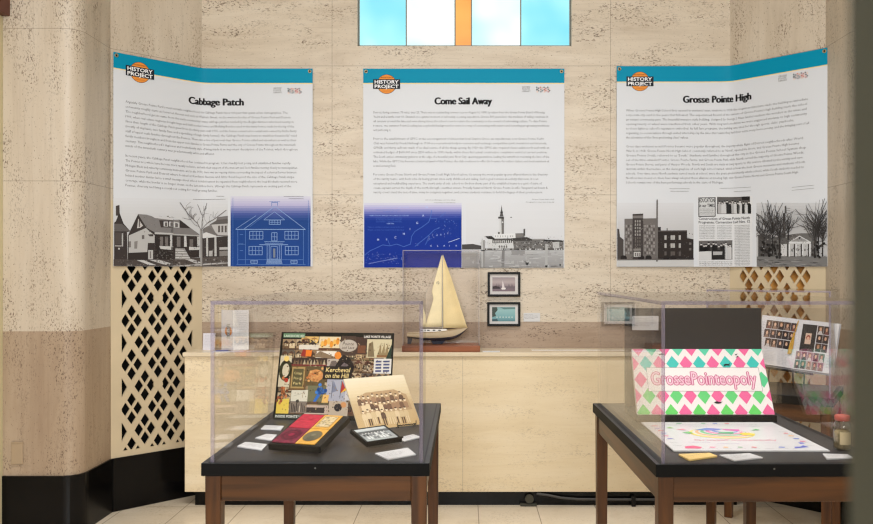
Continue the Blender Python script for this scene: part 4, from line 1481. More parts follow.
# folded leaflet: two panels of one sheet
root = tag(empty('folded_leaflet', (-1.43, 5.04, zc)), 'white folded leaflet with an orange round logo standing on the left end of the counter', 'leaflet')
off = root.location
A, B, C = Vector((-1.536, 5.075, zc)), Vector((-1.450, 5.03, zc)), Vector((-1.362, 5.065, zc))
hh = 0.252
for (P, Q, nm, fn) in ((A, B, 'left_panel', leaflet_logo), (B, C, 'right_panel', leaflet_text)):
    u = (Q - P)
    b = MB(off)
    nn = u.normalized().cross(Vector((0, 0, 1)))
    b.slab(P, u, (0, 0, hh), -nn * 0.0012)
    o = b.build('panel', plain('leaflet_paper', (216, 215, 222) if nm[0] == 'l' else (234, 233, 232), 0.6), root)  # same sheet; shade on the turned left panel is put into its greyer colour
    p = Print()
    fn(p, u.length, hh)
    p.build('print', plane_map(P, u, (0, 0, 1)), o, off=off, step=0.0004)

standing_card('leaflet', 'small pale lavender leaflet propped at the far left of the counter by the grille', (-1.652, 5.07, zc), 0.075, 0.105, 0.05, 0.12, 0.004, plain('pale_paper', (212, 208, 214), 0.6),
              lambda p, w, h: [p.text('oral histories of the town', w * .12, h * (.85 - i * .09), 0.006, (160, 156, 160), 1, width=w * .7, res=1) for i in range(8)], 'leaflet')


def flat_sheet(name, label, cat, x, y, z, w, d, yaw, th, mat, lines=0, draw=None, group=None, seed=1):
    root = tag(empty(name, (x, y, z), yaw), label, cat, group)
    b = MB()
    b.box(-w / 2, w / 2, -d / 2, d / 2, 0.0002, th)
    b.build('sheet', mat, root, min(th * .3, .0008))
    if draw or lines:
        p = Print()
        if draw: draw(p, w, d)
        g = random.Random(seed)
        for i in range(lines):
            p.text('given by a family of the neighborhood', -w * .42, d * (.32 - i * .64 / max(lines, 1)), d * .07, (140, 137, 135), 1, width=w * g.uniform(.6, .82), res=1)
        p.build('print', lambda u, v, h: Vector((u, v, th + 0.0002 + h)), root)
    return root


flat_sheet('paper_sheet', 'white sheet of paper lying on the counter in front of the folded leaflet', 'paper', -1.46, 4.968, zc, 0.19, 0.09, 0.05, 0.0016, plain('lavender_paper', (216, 214, 226), 0.6), 4)
flat_sheet('paper_sheet', 'printed sheet of paper lying on the counter left of the collage puzzle', 'paper', -1.245, 4.985, zc, 0.20, 0.10, -0.03, 0.0012, plain('pinkish_paper', (214, 200, 196), 0.6), 5)
flat_sheet('label_card', 'white card lying on the counter just right of the model sailboat', 'label card', 0.155, 4.955, zc, 0.105, 0.05, 0.0, 0.004, M['paper'], 3)
flat_sheet('paper_strip', 'long thin white strip of paper lying on the middle of the counter', 'paper', 0.72, 5.05, zc, 0.62, 0.06, 0.0, 0.0012, plain('strip_paper', (228, 222, 212), 0.6), 0)
pen = tag(empty('pen', (-1.49, 4.955, zc)), 'blue pen lying on the paper beneath the folded leaflet', 'pen')
b = MB(pen.location)
b.tube([(-1.535, 4.955, zc + .006), (-1.463, 4.975, zc + .006)], 0.0045, 10)
b.build('barrel', plain('pen_blue', (62, 84, 160), 0.35), pen)
b = MB(pen.location)
b.tube([(-1.463, 4.975, zc + .006), (-1.448, 4.979, zc + .006)], [0.0045, 0.001], 10)
b.build('tip', M['steel'], pen)

# display base and clear cover
BX0, BX1, BY0, BY1 = (402 - PX) * 4.94 / F, (480 - PX) * 4.94 / F, 4.935, 5.135
BZ = EYE - (345.6 - PY) * 4.94 / F
b = MB(((BX0 + BX1) / 2, 5.035, zc))
b.box(BX0, BX1, BY0, BY1, zc + 0.0002, BZ)
o = b.build('wooden_board', wood('base_mahogany', (104, 52, 26), (158, 92, 52), 'x'), None, 0.004)
o.location = ((BX0 + BX1) / 2, 5.035, zc)
tag(o, 'reddish wooden board under the model sailboat on the counter', 'board')


def bonnet(label, off, rz, x0, x1, y0, y1, z0, z1, th, edge, inset_name='acrylic_cover', taper=0.0):
    """a clear five-sided cover; x, y in the cover's own axes"""
    root = tag(empty(inset_name, off, rz), label, 'acrylic cover')

    def panel(nm, b0, b1, big):
        m = MB()
        (xa, ya, za), (xb, yb, zb) = b0, b1
        w_ = lambda x, y: (x - taper * (y - y0) / (y1 - y0) * (1 if x > (x0 + x1) / 2 else 0), y)
        # two broad faces clear, the four rims edge material
        q_ = [w_(xa, ya), w_(xb, ya), w_(xb, yb), w_(xa, yb)]
        m.hexa([(x, y, za) for x, y in q_], [(x, y, zb) for x, y in q_], 1)
        idx = {'y': (2, 4), 'x': (3, 5), 'z': (0, 1)}[big]
        for i in idx: m.m[i] = 0
        if nm in ('back_pane', 'top_pane'):
            for i in ((1, 2, 3, 4, 5) if nm[0] == 'b' else (3, 4)): m.m[i] = 0
        if nm == 'side_pane': m.m[1] = m.m[4] = 0
        if big != 'z': m.m[0] = 2
        m.build(nm, [M['acrylic'], edge, M['groove'] if th > .008 else edge], root)
    panel('front_pane', (x0 + th, y0, z0), (x1 - th, y0 + th, z1 - th), 'y')
    panel('back_pane', (x0 + th, y1 - th, z0), (x1 - th, y1, z1 - th), 'y')
    panel('side_pane', (x0, y0, z0), (x0 + th, y1, z1 - th), 'x')
    panel('side_pane', (x1 - th, y0, z0), (x1, y1, z1 - th), 'x')
    panel('top_pane', (x0, y0, z1 - th), (x1, y1, z1), 'z')
    return root


BCX = (BX0 + BX1) / 2
bonnet('thin clear acrylic cover over the model sailboat', (BCX, 5.035, BZ), 0, BX0 - BCX + .004, BX1 - BCX - .004, -0.094, 0.094, 0.0, 1.558 - BZ, 0.004, M['thin_edge'])

# the model sailboat
SY, SK = 5.035, 5.035 / F
boat = tag(empty('model_sailboat', ((440 - PX) * SK, SY, BZ)), 'model sailboat with cream sails standing on the wooden base on the counter', 'model sailboat')
off = boat.location
SX = lambda px: (px - PX) * SK
SZ = lambda py: EYE - (py - PY) * SK


def hull_rows(t0, t1, n=15):
    rows = []
    for i in range(25):
        s = i / 24
        x = SX(407.5) + (SX(468.5) - SX(407.5)) * s
        sheer = SZ(333.0) + (SZ(327.2) - SZ(333.0)) * s - 0.008 * math.sin(math.pi * s)
        keel = SZ(337.3) + (SZ(340.3) - SZ(337.3)) * math.sin(math.pi * min(1, s * 1.05)) + (sheer - SZ(337.3)) * max(0, (s - .72) / .28) ** 1.7
        hw = 0.052 * (0.62 + 0.38 * math.sin(math.pi * min(1, s + .18))) * (1 - max(0, (s - .55) / .45) ** 2.0) + 0.0006
        r = []
        for k in range(n):
            t = t0 + (t1 - t0) * k / (n - 1)
            a = math.pi * t
            r.append((x, SY - hw * math.copysign(abs(math.cos(a)) ** .7, math.cos(a)), sheer - (sheer - keel) * math.sin(a) ** .8))
        rows.append(r)
    return rows


b = MB(off)
rows = hull_rows(0.0, 1.0, 21)
b.grid(rows)
b.poly(rows[0])
b.build('hull', plain('hull_cream', (206, 188, 156), 0.4), boat)
b = MB(off)
rows2 = [[(x, SY + (y - SY) * 1.012, z - .0012) for x, y, z in r[4:17]] for r in rows]
b.grid(rows2)
b.build('bottom_paint', plain('bottom_navy', (40, 44, 62), 0.5), boat)
b = MB(off)
b.grid([[(r[0][0], r[0][1], r[0][2] - .003), (r[-1][0], r[-1][1], r[-1][2] - .003)] for r in rows], 0, False)
b.build('deck', plain('deck_white', (220, 214, 204), 0.5), boat)
b = MB(off)
for y in (0, -1):
    b.tube([(r[y][0], r[y][1], r[y][2] + .001) for r in rows], 0.0022, 6)
b.build('rub_rail', plain('rail_tan', (176, 150, 112), 0.4), boat)
b = MB(off)
x0, x1 = SX(424), SX(446)
zt = SZ(330.5)
b.hexa([(x0, SY - .026, zt - .008), (x1 + .015, SY - .016, zt - .004), (x1 + .015, SY + .016, zt - .004), (x0, SY + .026, zt - .008)],
       [(x0 + .004, SY - .022, zt + .010), (x1, SY - .013, zt + .010), (x1, SY + .013, zt + .010), (x0 + .004, SY + .022, zt + .010)])
b.build('cabin', plain('cabin_white', (228, 224, 216), 0.4), boat, 0.002)
for i in range(3):
    b = MB(off)
    b.box(x0 + .02 + i * .035, x0 + .036 + i * .035, SY - .0235 + i * .0025, SY - .019, zt, zt + .006)
    b.build('cabin_window', M['black'], boat)
b = MB(off)
b.hexa([(SX(433), SY - .005, BZ + .0003), (SX(442), SY - .005, BZ + .0003), (SX(442), SY + .005, BZ + .0003), (SX(433), SY + .005, BZ + .0003)],
       [(SX(430), SY - .006, SZ(339.5)), (SX(446), SY - .006, SZ(340)), (SX(446), SY + .006, SZ(340)), (SX(430), SY + .006, SZ(339.5))])
b.build('keel', plain('keel_navy', (34, 42, 66), 0.5), boat, 0.002)
b = MB(off)
b.hexa([(SX(407.5), SY - .003, SZ(344)), (SX(411), SY - .003, SZ(344)), (SX(411), SY + .003, SZ(344)), (SX(407.5), SY + .003, SZ(344))],
       [(SX(407.6), SY - .003, SZ(334)), (SX(413), SY - .003, SZ(336)), (SX(413), SY + .003, SZ(336)), (SX(407.6), SY + .003, SZ(334))])
b.build('rudder', plain('rudder_navy', (34, 42, 66), 0.5), boat, 0.001)
b = MB(off)
b.tube([(SX(442.6), SY, SZ(331)), (SX(442.3), SY, SZ(255))], [0.0032, 0.002], 10)
b.build('mast', plain('mast_silver', (196, 190, 180), 0.3, 0.5), boat)
b = MB(off)
b.tube([(SX(442.4), SY, SZ(327.4)), (SX(424), SY - .008, SZ(327.8))], 0.0026, 8)
b.build('boom', plain('boom_silver', (176, 166, 150), 0.3, 0.4), boat)


def sail(name, lead, trail, belly, mat):
    """lead, trail: matching points bottom to top"""
    m = MB(off)
    rows = []
    n = 10
    for (a, c) in zip(lead, trail):
        r = []
        for k in range(n + 1):
            t = k / n
            w = abs(c[0] - a[0]) / 24
            r.append((SX(a[0] + (c[0] - a[0]) * t), SY - belly * w * math.sin(math.pi * t) - .008 * t, SZ(a[1] + (c[1] - a[1]) * t)))
        rows.append(r)
    m.grid(rows)
    o = m.build(name, mat, boat)
    sd = o.modifiers.new('cloth', 'SOLIDIFY')
    sd.thickness = 0.0012
    return o


def edge_pts(stops, n=16):
    out = []
    for i in range(n + 1):
        t = i / n * (len(stops) - 1)
        k = min(int(t), len(stops) - 2)
        f = t - k
        out.append((stops[k][0] + (stops[k + 1][0] - stops[k][0]) * f, stops[k][1] + (stops[k + 1][1] - stops[k][1]) * f))
    return out


sm = plain('sail_cloth', (242, 226, 182), 0.7, noise=0.03, nscale=12)
ms = sail('mainsail', edge_pts([(442, 326.6), (442, 300), (442, 280), (442.1, 256.5)]), edge_pts([(425, 327), (433.6, 299), (431.8, 291), (441.6, 255.5)], 16), .012, sm)
sail('jib', edge_pts([(443.4, 328), (443.2, 300), (443, 280), (442.7, 256.5)]), edge_pts([(467.3, 328), (459, 302), (452, 280), (443.0, 254.8)]), -.022, plain('jib_cloth', (236, 214, 160), 0.7, noise=0.03, nscale=12))
p = Print()
cx, cz = SX(438), SZ(283)
p.line([(cx - .006, cz - .005), (cx - .006, cz + .006), (cx + .004, cz + .008)], .0025, (60, 52, 74), 1)
p.line([(cx + .001, cz - .007), (cx + .007, cz - .002), (cx + .006, cz + .005)], .0025, (60, 52, 74), 1)
p.build('sail_emblem', plane_map((0, SY - .0125, 0), (1, 0, 0), (0, 0, 1)), ms, off=off)
for nm, a, c in (('forestay', (SX(467.8), SY, SZ(327)), (SX(442.4), SY, SZ(255))), ('backstay', (SX(408.6), SY, SZ(332.6)), (SX(442.4), SY, SZ(255)))):
    b = MB(off)
    b.tube([a, c], 0.0005, 5)
    b.build(nm, M['steel'], boat)

# ------------------------------------------------------------------ display tables
TT = EYE - 0.633                                     # table top height


def table(label, x, y, rz, w, d, bx, by, group=None):
    """bx, by: extent of the clear cover, in the table's own axes, for the groove round it"""
    root = tag(empty('display_table', (x, y, 0), rz), label, 'table', group)
    b = MB()
    b.box(-w / 2, w / 2, -d / 2, d / 2, TT - 0.043, TT, 1)
    b.m[1] = 0
    b.build('tabletop', [M['black_top'], M['black_edge']], root, 0.0025)
    b = MB()
    g = 0.006
    for (x0, x1, y0, y1) in ((bx[0] - g, bx[1] + g, by[0] - g, by[0] - .001), (bx[0] - g, bx[1] + g, by[1] + .001, by[1] + g),
                             (bx[0] - g, bx[0] - .001, by[0], by[1]), (bx[1] + .001, bx[1] + g, by[0], by[1])):
        b.box(x0, x1, y0, y1, TT, TT + 0.0008)
    b.build('groove', M['groove'], root)
    L, s = 0.052, 0.010
    for sx in (-1, 1):
        for sy in (-1, 1):
            cx, cyy = sx * (w / 2 - s - L / 2), sy * (d / 2 - s - L / 2)
            b = MB()
            t = L / 2 - 0.004
            b.hexa([(cx - t, cyy - t, 0), (cx + t, cyy - t, 0), (cx + t, cyy + t, 0), (cx - t, cyy + t, 0)],
                   [(cx - L / 2, cyy - L / 2, TT - .0435), (cx + L / 2, cyy - L / 2, TT - .0435), (cx + L / 2, cyy + L / 2, TT - .0435), (cx - L / 2, cyy + L / 2, TT - .0435)])
            b.build('leg', M['walnut_z'], root, 0.003)
    for sy in (-1, 1):
        b = MB()
        yy = sy * (d / 2 - s - 0.006)
        b.box(-w / 2 + s + L, w / 2 - s - L, min(yy, yy - sy * .022), max(yy, yy - sy * .022), TT - 0.129, TT - .0435)
        b.build('apron', M['walnut_x'], root, 0.002)
    for sx in (-1, 1):
        b = MB()
        xx = sx * (w / 2 - s - 0.006)
        b.box(min(xx, xx - sx * .022), max(xx, xx - sx * .022), -d / 2 + s + L, d / 2 - s - L, TT - 0.129, TT - .0435)
        b.build('apron', M['walnut_y'], root, 0.002)
    b = MB()
    b.tube([(0.0, -d / 2 + .001, TT - .016), (0.0, -d / 2 - .0015, TT - .016)], .0028, 10)
    b.build('screw', M['steel'], root)
    return root


LX0, LX1, LY0, LY1 = -0.873, -0.120, 2.66, 3.87
RX0, RX1, RY0, RY1 = 0.622, 1.400, 2.645, 3.87
lcx, lcy, rcx, rcy = (LX0 + LX1) / 2, (LY0 + LY1) / 2, (RX0 + RX1) / 2, (RY0 + RY1) / 2
TH = 0.012
lb = (-0.845, -0.142, LY0 + 0.012, LY1 - 0.02)
rb = (0.642, 1.384, RY0 + 0.010, RY1 - 0.02)
table('black-topped wooden display table holding the collage puzzle, nearest on the left', lcx, lcy, 0, LX1 - LX0, LY1 - LY0, (lb[0] - lcx, lb[1] - lcx), (lb[2] - lcy, lb[3] - lcy), 'display tables')
RZ = math.radians(0.72)
_c, _s = math.cos(RZ), math.sin(RZ)
rpx, rpy = RX0 + (rcx - RX0) * _c - (rcy - RY0) * _s, RY0 + (rcx - RX0) * _s + (rcy - RY0) * _c
table('black-topped wooden display table holding the board game, nearest on the right', rpx, rpy, RZ, RX1 - RX0, RY1 - RY0, (rb[0] - rcx, rb[1] - rcx), (rb[2] - rcy, rb[3] - rcy), 'display tables')
R30 = math.radians(-30)
T2 = Vector((1.668, 4.375, 0))
table('smaller black-topped table set askew under the open yearbook by the right grille', T2.x, T2.y, R30, 0.64, 0.50, (-.305, .305), (-.235, .235), 'display tables')
CZ = TT + 0.0004
HB = 1.331 - CZ
bonnet('large clear acrylic cover on the left table over the collage puzzle', (lcx, lcy, CZ), 0, lb[0] - lcx, lb[1] - lcx, lb[2] - lcy, lb[3] - lcy, 0, HB, TH, M['acrylic_edge'], taper=0.05)
bonnet('large clear acrylic cover on the right table over the board game', (rpx, rpy, CZ), RZ, rb[0] - rcx, rb[1] - rcx, rb[2] - rcy, rb[3] - rcy, 0, HB, TH, M['acrylic_edge'])
bonnet('clear acrylic cover on the askew table over the open yearbook', (T2.x, T2.y, CZ), R30, -.305, .305, -.235, .235, 0, HB, 0.009, M['acrylic_edge'])

IZ = TT + 0.0004                                     # things stand on this height


def quad_card(label, corners, mat, th=0.005, name='label_card', cat='label card', lines=4, seed=1):
    """a thick card lying on the table: four photo corners of its top face, back left, back right, front right, front left"""
    z = IZ + th
    P = [at(px, py, (EYE - z) * F / (py - PY)) for px, py in corners]
    c = sum(P, Vector()) / 4
    off = Vector((c.x, c.y, IZ))
    root = tag(empty(name, off), label, cat)
    b = MB(off)
    b.hexa([(p.x, p.y, IZ) for p in (P[3], P[2], P[1], P[0])], [(p.x, p.y, z) for p in (P[3], P[2], P[1], P[0])], 0)
    b.build('card', mat, root, 0.001)
    p = Print()
    g = random.Random(seed)
    u, v = P[2] - P[3], P[0] - P[3]
    for i in range(lines):
        p.text('lent to the library by a neighbor', .08, .78 - i * .62 / lines, .11, (146, 142, 138), 1, width=.84 * g.uniform(.6, 1), res=1)
    p.build('printed_text', lambda a, e, h: P[3] + u * a + v * e + Vector((0, 0, .0002 + h)), root, off=off)
    return root


quad_card('white caption card at the right front corner of the left table', [(375, 453), (408, 447.5), (416, 454), (388, 459)], M['paper'])
quad_card('white caption card under the right end of the team photograph', [(397, 438), (413, 434), (421, 436.7), (404, 441)], M['paper'], seed=2)
quad_card('white caption card behind the velvet case, farthest back of the three at left', [(264.8, 425), (284, 425.8), (281, 429.5), (260.7, 428.6)], M['paper'], seed=3)
quad_card('white caption card left of the velvet case, middle of the three at left', [(266.4, 433.6), (277, 434.6), (272, 440), (255.1, 437.7)], M['paper'], seed=4)
quad_card('white caption card at the front left corner, nearest of the three at left', [(245.5, 441.7), (267, 444), (262, 449.6), (236.9, 446)], M['paper'], seed=5)


def framed_plane(name, label, cat, O, r, v, w, h, th, mat, draw, pmat=None, conv=None, sheet='board', edge=0.0, skew=0.0):
    """a stiff sheet from its lower left corner O along r and v"""
    O, r, v = Vector(O), Vector(r).normalized(), Vector(v)
    v = ((v - r * v.dot(r)).normalized() + r * skew).normalized()
    n = r.cross(v).normalized()
    root = tag(empty(name, O + r * w / 2), label, cat)
    off = root.location
    b = MB(off)
    b.slab(O, r * w, v * h, -n * th)
    b.build(sheet, mat, root, edge)
    p = Print(conv, None, (0.0005, 0.0005, w - 0.0005, h - 0.0005))
    draw(p, w, h)
    p.build('print', plane_map(O, r, v), root, pmat or M['gloss_ink'], off, 0.0003)
    return root, O, r, v, n, off


# ---- the collage puzzle on its stand
PW, PH = 0.510, 0.386


def collage(p, w, h):
    g = random.Random(31)
    cols = [(92, 66, 48), (134, 104, 72), (58, 44, 38), (168, 140, 102), (110, 84, 58), (196, 172, 132), (74, 58, 48), (150, 96, 62), (84, 90, 70)]

    def picture(x0, y0, x1, y1, bg, n=5, pal=None):
        p.rect(x0, y0, x1, y1, bg, 2)
        for i in range(n):
            a, c = g.uniform(x0, x1), g.uniform(y0, y1)
            s, q = (x1 - x0) * g.uniform(.08, .25), (y1 - y0) * g.uniform(.1, .3)
            col = g.choice(pal or cols)
            pts = [(max(x0, min(x1, a + math.cos(k * 1.2566 + g.random()) * s)), max(y0, min(y1, c + math.sin(k * 1.2566 + g.random()) * q))) for k in range(5)]
            p.poly(pts, col, 3)
    p.rect(0, 0, 1, 1, (24, 26, 24), 1)
    # a mosaic of village pictures, then the ones that stand out
    dk = [(58, 44, 36), (84, 62, 46), (110, 86, 62), (44, 36, 34), (134, 108, 80), (150, 126, 96), (66, 62, 48), (92, 58, 44), (176, 156, 124)]

    def scene_pic(x0, y0, x1, y1, sky, wall, roof, n=10):
        p.rect(x0, y0, x1, y1, sky, 2)
        w, h = x1 - x0, y1 - y0
        p.rect(x0, y0 + h * .62, x1, y1, g.choice([(84, 78, 52), (92, 70, 52), (70, 62, 50)]), 2.5)
        for k in range(2):
            a = x0 + w * (.05 + .48 * k)
            p.rect(a, y0 + h * .36, a + w * .42, y0 + h * .86, wall if k else g.choice(dk), 3)
            p.poly([(a - w * .03, y0 + h * .38), (a + w * .2, y0 + h * .10), (a + w * .45, y0 + h * .38)], roof, 3.2)
            for q in range(3): p.rect(a + w * (.05 + q * .12), y0 + h * .48, a + w * (.12 + q * .12), y0 + h * .66, g.choice([(206, 192, 160), (44, 36, 34), (150, 126, 96)]), 3.4)
        for i in range(n):
            x, y, s_ = g.uniform(x0, x1), g.uniform(y0 + h * .3, y1), w * g.uniform(.02, .07)
            p.poly([(max(x0, x - s_), y), (x, max(y0, y - s_ * 1.6)), (min(x1, x + s_), y), (x, min(y1, y + s_))], g.choice(dk), 3.6)
    for j in range(7):
        for i in range(8):
            x0, y0 = .02 + i * .12, .085 + j * .124
            scene_pic(x0, y0, x0 + .117, y0 + .121, g.choice([(150, 126, 96), (176, 156, 124), (110, 98, 84), (134, 108, 80), (92, 84, 76)]), g.choice([(150, 110, 78), (176, 150, 112), (110, 76, 58), (196, 176, 140)]), g.choice([(58, 44, 38), (84, 58, 46), (66, 62, 58)]))
    p.rect(.02, .015, .215, .065, (96, 128, 98), 4)
    p.text('LAKESHORE RD', .028, .060, .0150, (196, 206, 186), 5, width=.18, bold=.02)
    p.rect(.73, .015, .985, .065, (46, 42, 38), 4)
    p.text('LAKE POINTE VILLAGE', .74, .060, .0150, (222, 216, 204), 5, width=.235, bold=.02)
    scene_pic(.185, .05, .34, .14, (206, 170, 104), (226, 184, 96), (150, 110, 66), 6)
    p.rect(.345, .05, .535, .21, (212, 194, 156), 4)
    for i in range(6): p.ell(.375 + i * .027, .14 - (i % 3) * .018, .016, .042, (214, 140, 52) if i % 2 else (222, 172, 88), 5, 12)
    p.rect(.345, .185, .535, .21, (92, 62, 48), 6)
    p.rect(.54, .04, .67, .27, (72, 58, 50), 4)
    p.ell(.605, .155, .080, .072, (166, 154, 140), 5, 28)
    p.ell(.605, .155, .074, .066, (176, 166, 152), 5.5, 28)
    p.text('Pointe', .555, .150, .020, (74, 62, 54), 6, width=.10, shear=.2)
    p.text('and Lace', .550, .192, .020, (74, 62, 54), 6, width=.11, shear=.2)
    p.rect(.67, .05, .77, .25, (66, 50, 44), 4)
    p.rect(.69, .15, .76, .24, (110, 70, 50), 5)
    p.rect(.77, .075, .985, .29, (196, 184, 150), 4)
    p.poly([(.78, .28), (.785, .13), (.82, .10), (.84, .28)], (120, 104, 78), 5)
    for x in (.89, .92, .95): p.poly([(x - .025, .26), (x + .003, .11), (x + .010, .26)], (140, 122, 88), 5)
    p.rect(.86, .255, .975, .285, (134, 96, 64), 5)
    p.poly([(.94, .30), (.985, .13), (.985, .30)], (42, 58, 48), 6)
    # flowers, table scenes, dark horse
    p.rect(.17, .15, .35, .205, (206, 196, 178), 4)
    p.poly([(.19, .28), (.21, .20), (.26, .21), (.25, .29)], (140, 50, 44), 5)
    p.poly([(.235, .21), (.29, .21), (.285, .285), (.235, .285)], (216, 116, 44), 6)
    p.rect(.33, .22, .52, .30, (214, 206, 190), 4)
    p.poly([(.30, .29), (.36, .22), (.50, .29), (.50, .31)], (128, 108, 84), 5)
    p.rect(.12, .30, .43, .395, (58, 46, 40), 4)
    for i in range(10): p.poly([(.13 + i * .029, .385), (.145 + i * .029, .32), (.158 + i * .029, .385)], g.choice([(150, 128, 96), (110, 90, 68), (176, 160, 130)]), 5)
    p.rect(.12, .38, .43, .395, (110, 40, 44), 6)
    p.rect(.43, .31, .53, .41, (176, 164, 150), 4)
    p.poly([(.45, .40), (.47, .33), (.51, .33), (.52, .40)], (104, 92, 84), 5)
    p.ell(.52, .27, .03, .045, (216, 130, 52), 5, 16)
    p.poly([(.48, .47), (.53, .32), (.57, .26), (.63, .30), (.67, .40), (.66, .47), (.56, .45)], (34, 30, 30), 6)
    p.poly([(.55, .40), (.58, .35), (.62, .38), (.59, .42)], (108, 96, 96), 7)
    scene_pic(.66, .30, .83, .47, (176, 150, 124), (206, 188, 162), (96, 62, 50), 24)
    p.rect(.84, .30, .99, .47, (206, 202, 194), 5)
    for i in range(4): p.poly([(.855, .325 + i * .036), (.975, .32 + i * .036), (.975, .340 + i * .036), (.855, .345 + i * .036)], (70, 76, 110), 6)
    p.rect(.905, .31, .922, .46, (206, 202, 194), 7)
    # wreath, sign, pumpkins
    p.rect(.015, .28, .115, .64, (196, 186, 158), 4)
    for k in range(30):
        a = k / 30 * 6.283
        p.ell(.072 + .045 * math.cos(a), .45 + .10 * math.sin(a), .015, .024, g.choice([(62, 66, 46), (76, 76, 52), (50, 52, 40)]), 5, 8)
    p.ell(.085, .565, .018, .026, (176, 58, 44), 6, 12)
    p.ell(.070, .315, .024, .034, (222, 190, 110), 6, 12)
    p.rect(.115, .39, .255, .675, (104, 78, 48), 5)
    p.rect(.128, .41, .243, .655, (160, 134, 86), 6)
    p.rect(.140, .43, .231, .635, (84, 78, 52), 7)
    for i, s in enumerate(('Cottage', 'Porch', 'Park')): p.text(s, .150, .495 + i * .058, .016, (206, 186, 128), 8, width=.07)
    p.rect(.255, .40, .425, .62, (92, 78, 52), 4)
    p.ell(.340, .505, .065, .070, (190, 130, 78), 5, 22)
    for k in range(26): p.ell(.340 + g.gauss(0, .035), .50 + g.gauss(0, .035), .012, .015, g.choice([(206, 152, 92), (176, 108, 62), (200, 140, 84)]), 6, 8)
    p.rect(.405, .395, .655, .545, (38, 34, 32), 8)
    p.text('Kercheval', .425, .462, .0285, (222, 196, 130), 9, width=.215, shear=.15, bold=.01)
    p.text('on the Hill', .425, .528, .0285, (222, 196, 130), 9, width=.205, shear=.15, bold=.01)
    p.rect(.445, .54, .62, .79, (160, 160, 168), 5)
    for x, c, s in ((.49, (120, 124, 140), .05), (.565, (166, 56, 52), .05)):
        p.poly([(x, .70), (x + .012, .56), (x + s, .67)], c, 6)
        p.line([(x, .76), (x + .005, .56)], .005, (84, 88, 100), 6)
    p.poly([(.568, .70), (.610, .635), (.618, .665)], (216, 170, 66), 7)
    p.poly([(.605, .78), (.615, .56), (.64, .54), (.655, .78)], (196, 190, 186), 6)
    scene_pic(.655, .50, .80, .66, (96, 72, 64), (134, 98, 78), (64, 50, 46), 24)
    scene_pic(.655, .66, .82, .90, (84, 66, 58), (150, 120, 92), (58, 44, 40), 24)
    # blue ribbon, envelope and the pictures along the bottom
    p.rect(.28, .62, .44, .80, (106, 104, 78), 4)
    for k in range(16): p.ell(.395 + g.gauss(0, .020), .655 + g.gauss(0, .032), .015, .020, g.choice([(40, 86, 152), (66, 120, 186), (30, 70, 136), (110, 156, 206)]), 6, 9)
    p.poly([(.38, .68), (.335, .80), (.36, .80), (.405, .70)], (50, 100, 170), 6)
    p.rect(.14, .67, .285, .87, (198, 192, 172), 5)
    p.ell(.20, .80, .014, .020, (60, 54, 50), 6, 10)
    p.line([(.165, .74), (.26, .70)], .004, (150, 146, 132), 6)
    p.rect(.14, .80, .285, .93, (120, 108, 96), 5.5)
    for k in range(9): p.rect(.15 + k * .014, .82 + (k % 3) * .015, .158 + k * .014, .92, g.choice([(56, 48, 44), (176, 164, 146), (84, 74, 66)]), 6)
    p.poly([(.02, .79), (.125, .77), (.13, .94), (.02, .94)], (214, 186, 80), 5)
    for k in range(14): p.ell(.065 + g.gauss(0, .020), .72 + g.gauss(0, .06), .012, .020, g.choice([(150, 80, 50), (180, 112, 68), (110, 62, 42)]), 6, 8)
    p.poly([(.42, .72), (.47, .72), (.465, .81), (.41, .81)], (214, 170, 98), 7)
    p.rect(.27, .84, .47, .94, (180, 160, 144), 5)
    p.rect(.285, .865, .44, .925, (54, 46, 44), 6)
    p.rect(.475, .79, .64, .96, (176, 160, 140), 5)
    p.ell(.555, .86, .034, .045, (36, 34, 38), 6, 14)
    p.ell(.60, .83, .026, .032, (196, 140, 92), 6, 14)
    for i in range(420):
        x, y, a, q = g.uniform(.02, .97), g.uniform(.08, .93), g.uniform(.002, .007), g.uniform(.003, .010)
        p.poly([(x - a, y - q * g.random()), (x + a * g.random(), y - q), (x + a, y + q * g.random()), (x - a * g.random(), y + q)], g.choice(dk), 7.5)
    p.rect(.01, .945, .32, .998, (52, 56, 50), 8)
    p.text('INSIDE POINTE WALL', .02, .985, .0150, (206, 208, 196), 9, width=.28, bold=.02)


pz = framed_plane('collage_puzzle', 'large collage puzzle of village pictures standing at the back of the left table', 'puzzle', (-0.826, 3.455, IZ + .001), (0.99, -0.13, 0), (-0.006, 0.14, 0.36), PW, PH, 0.006,
                  M['black'], collage, M['gloss_ink'], lambda x, y: (x * PW, (1 - y) * PH), 'board', 0.0, -0.03)
b = MB(pz[5])
m0 = pz[1] + pz[2] * PW * .5 + pz[3] * PH * .7 - pz[4] * .008
foot = Vector((m0.x + .03, m0.y + .12, IZ + .004))
for s in (-.12, .12):
    b.tube([m0 + pz[2] * s, foot + pz[2] * s], .003, 6)
b.tube([foot - pz[2] * .12, foot + pz[2] * .12], .003, 6)
b.build('stand_strut', M['wire'], pz[0])


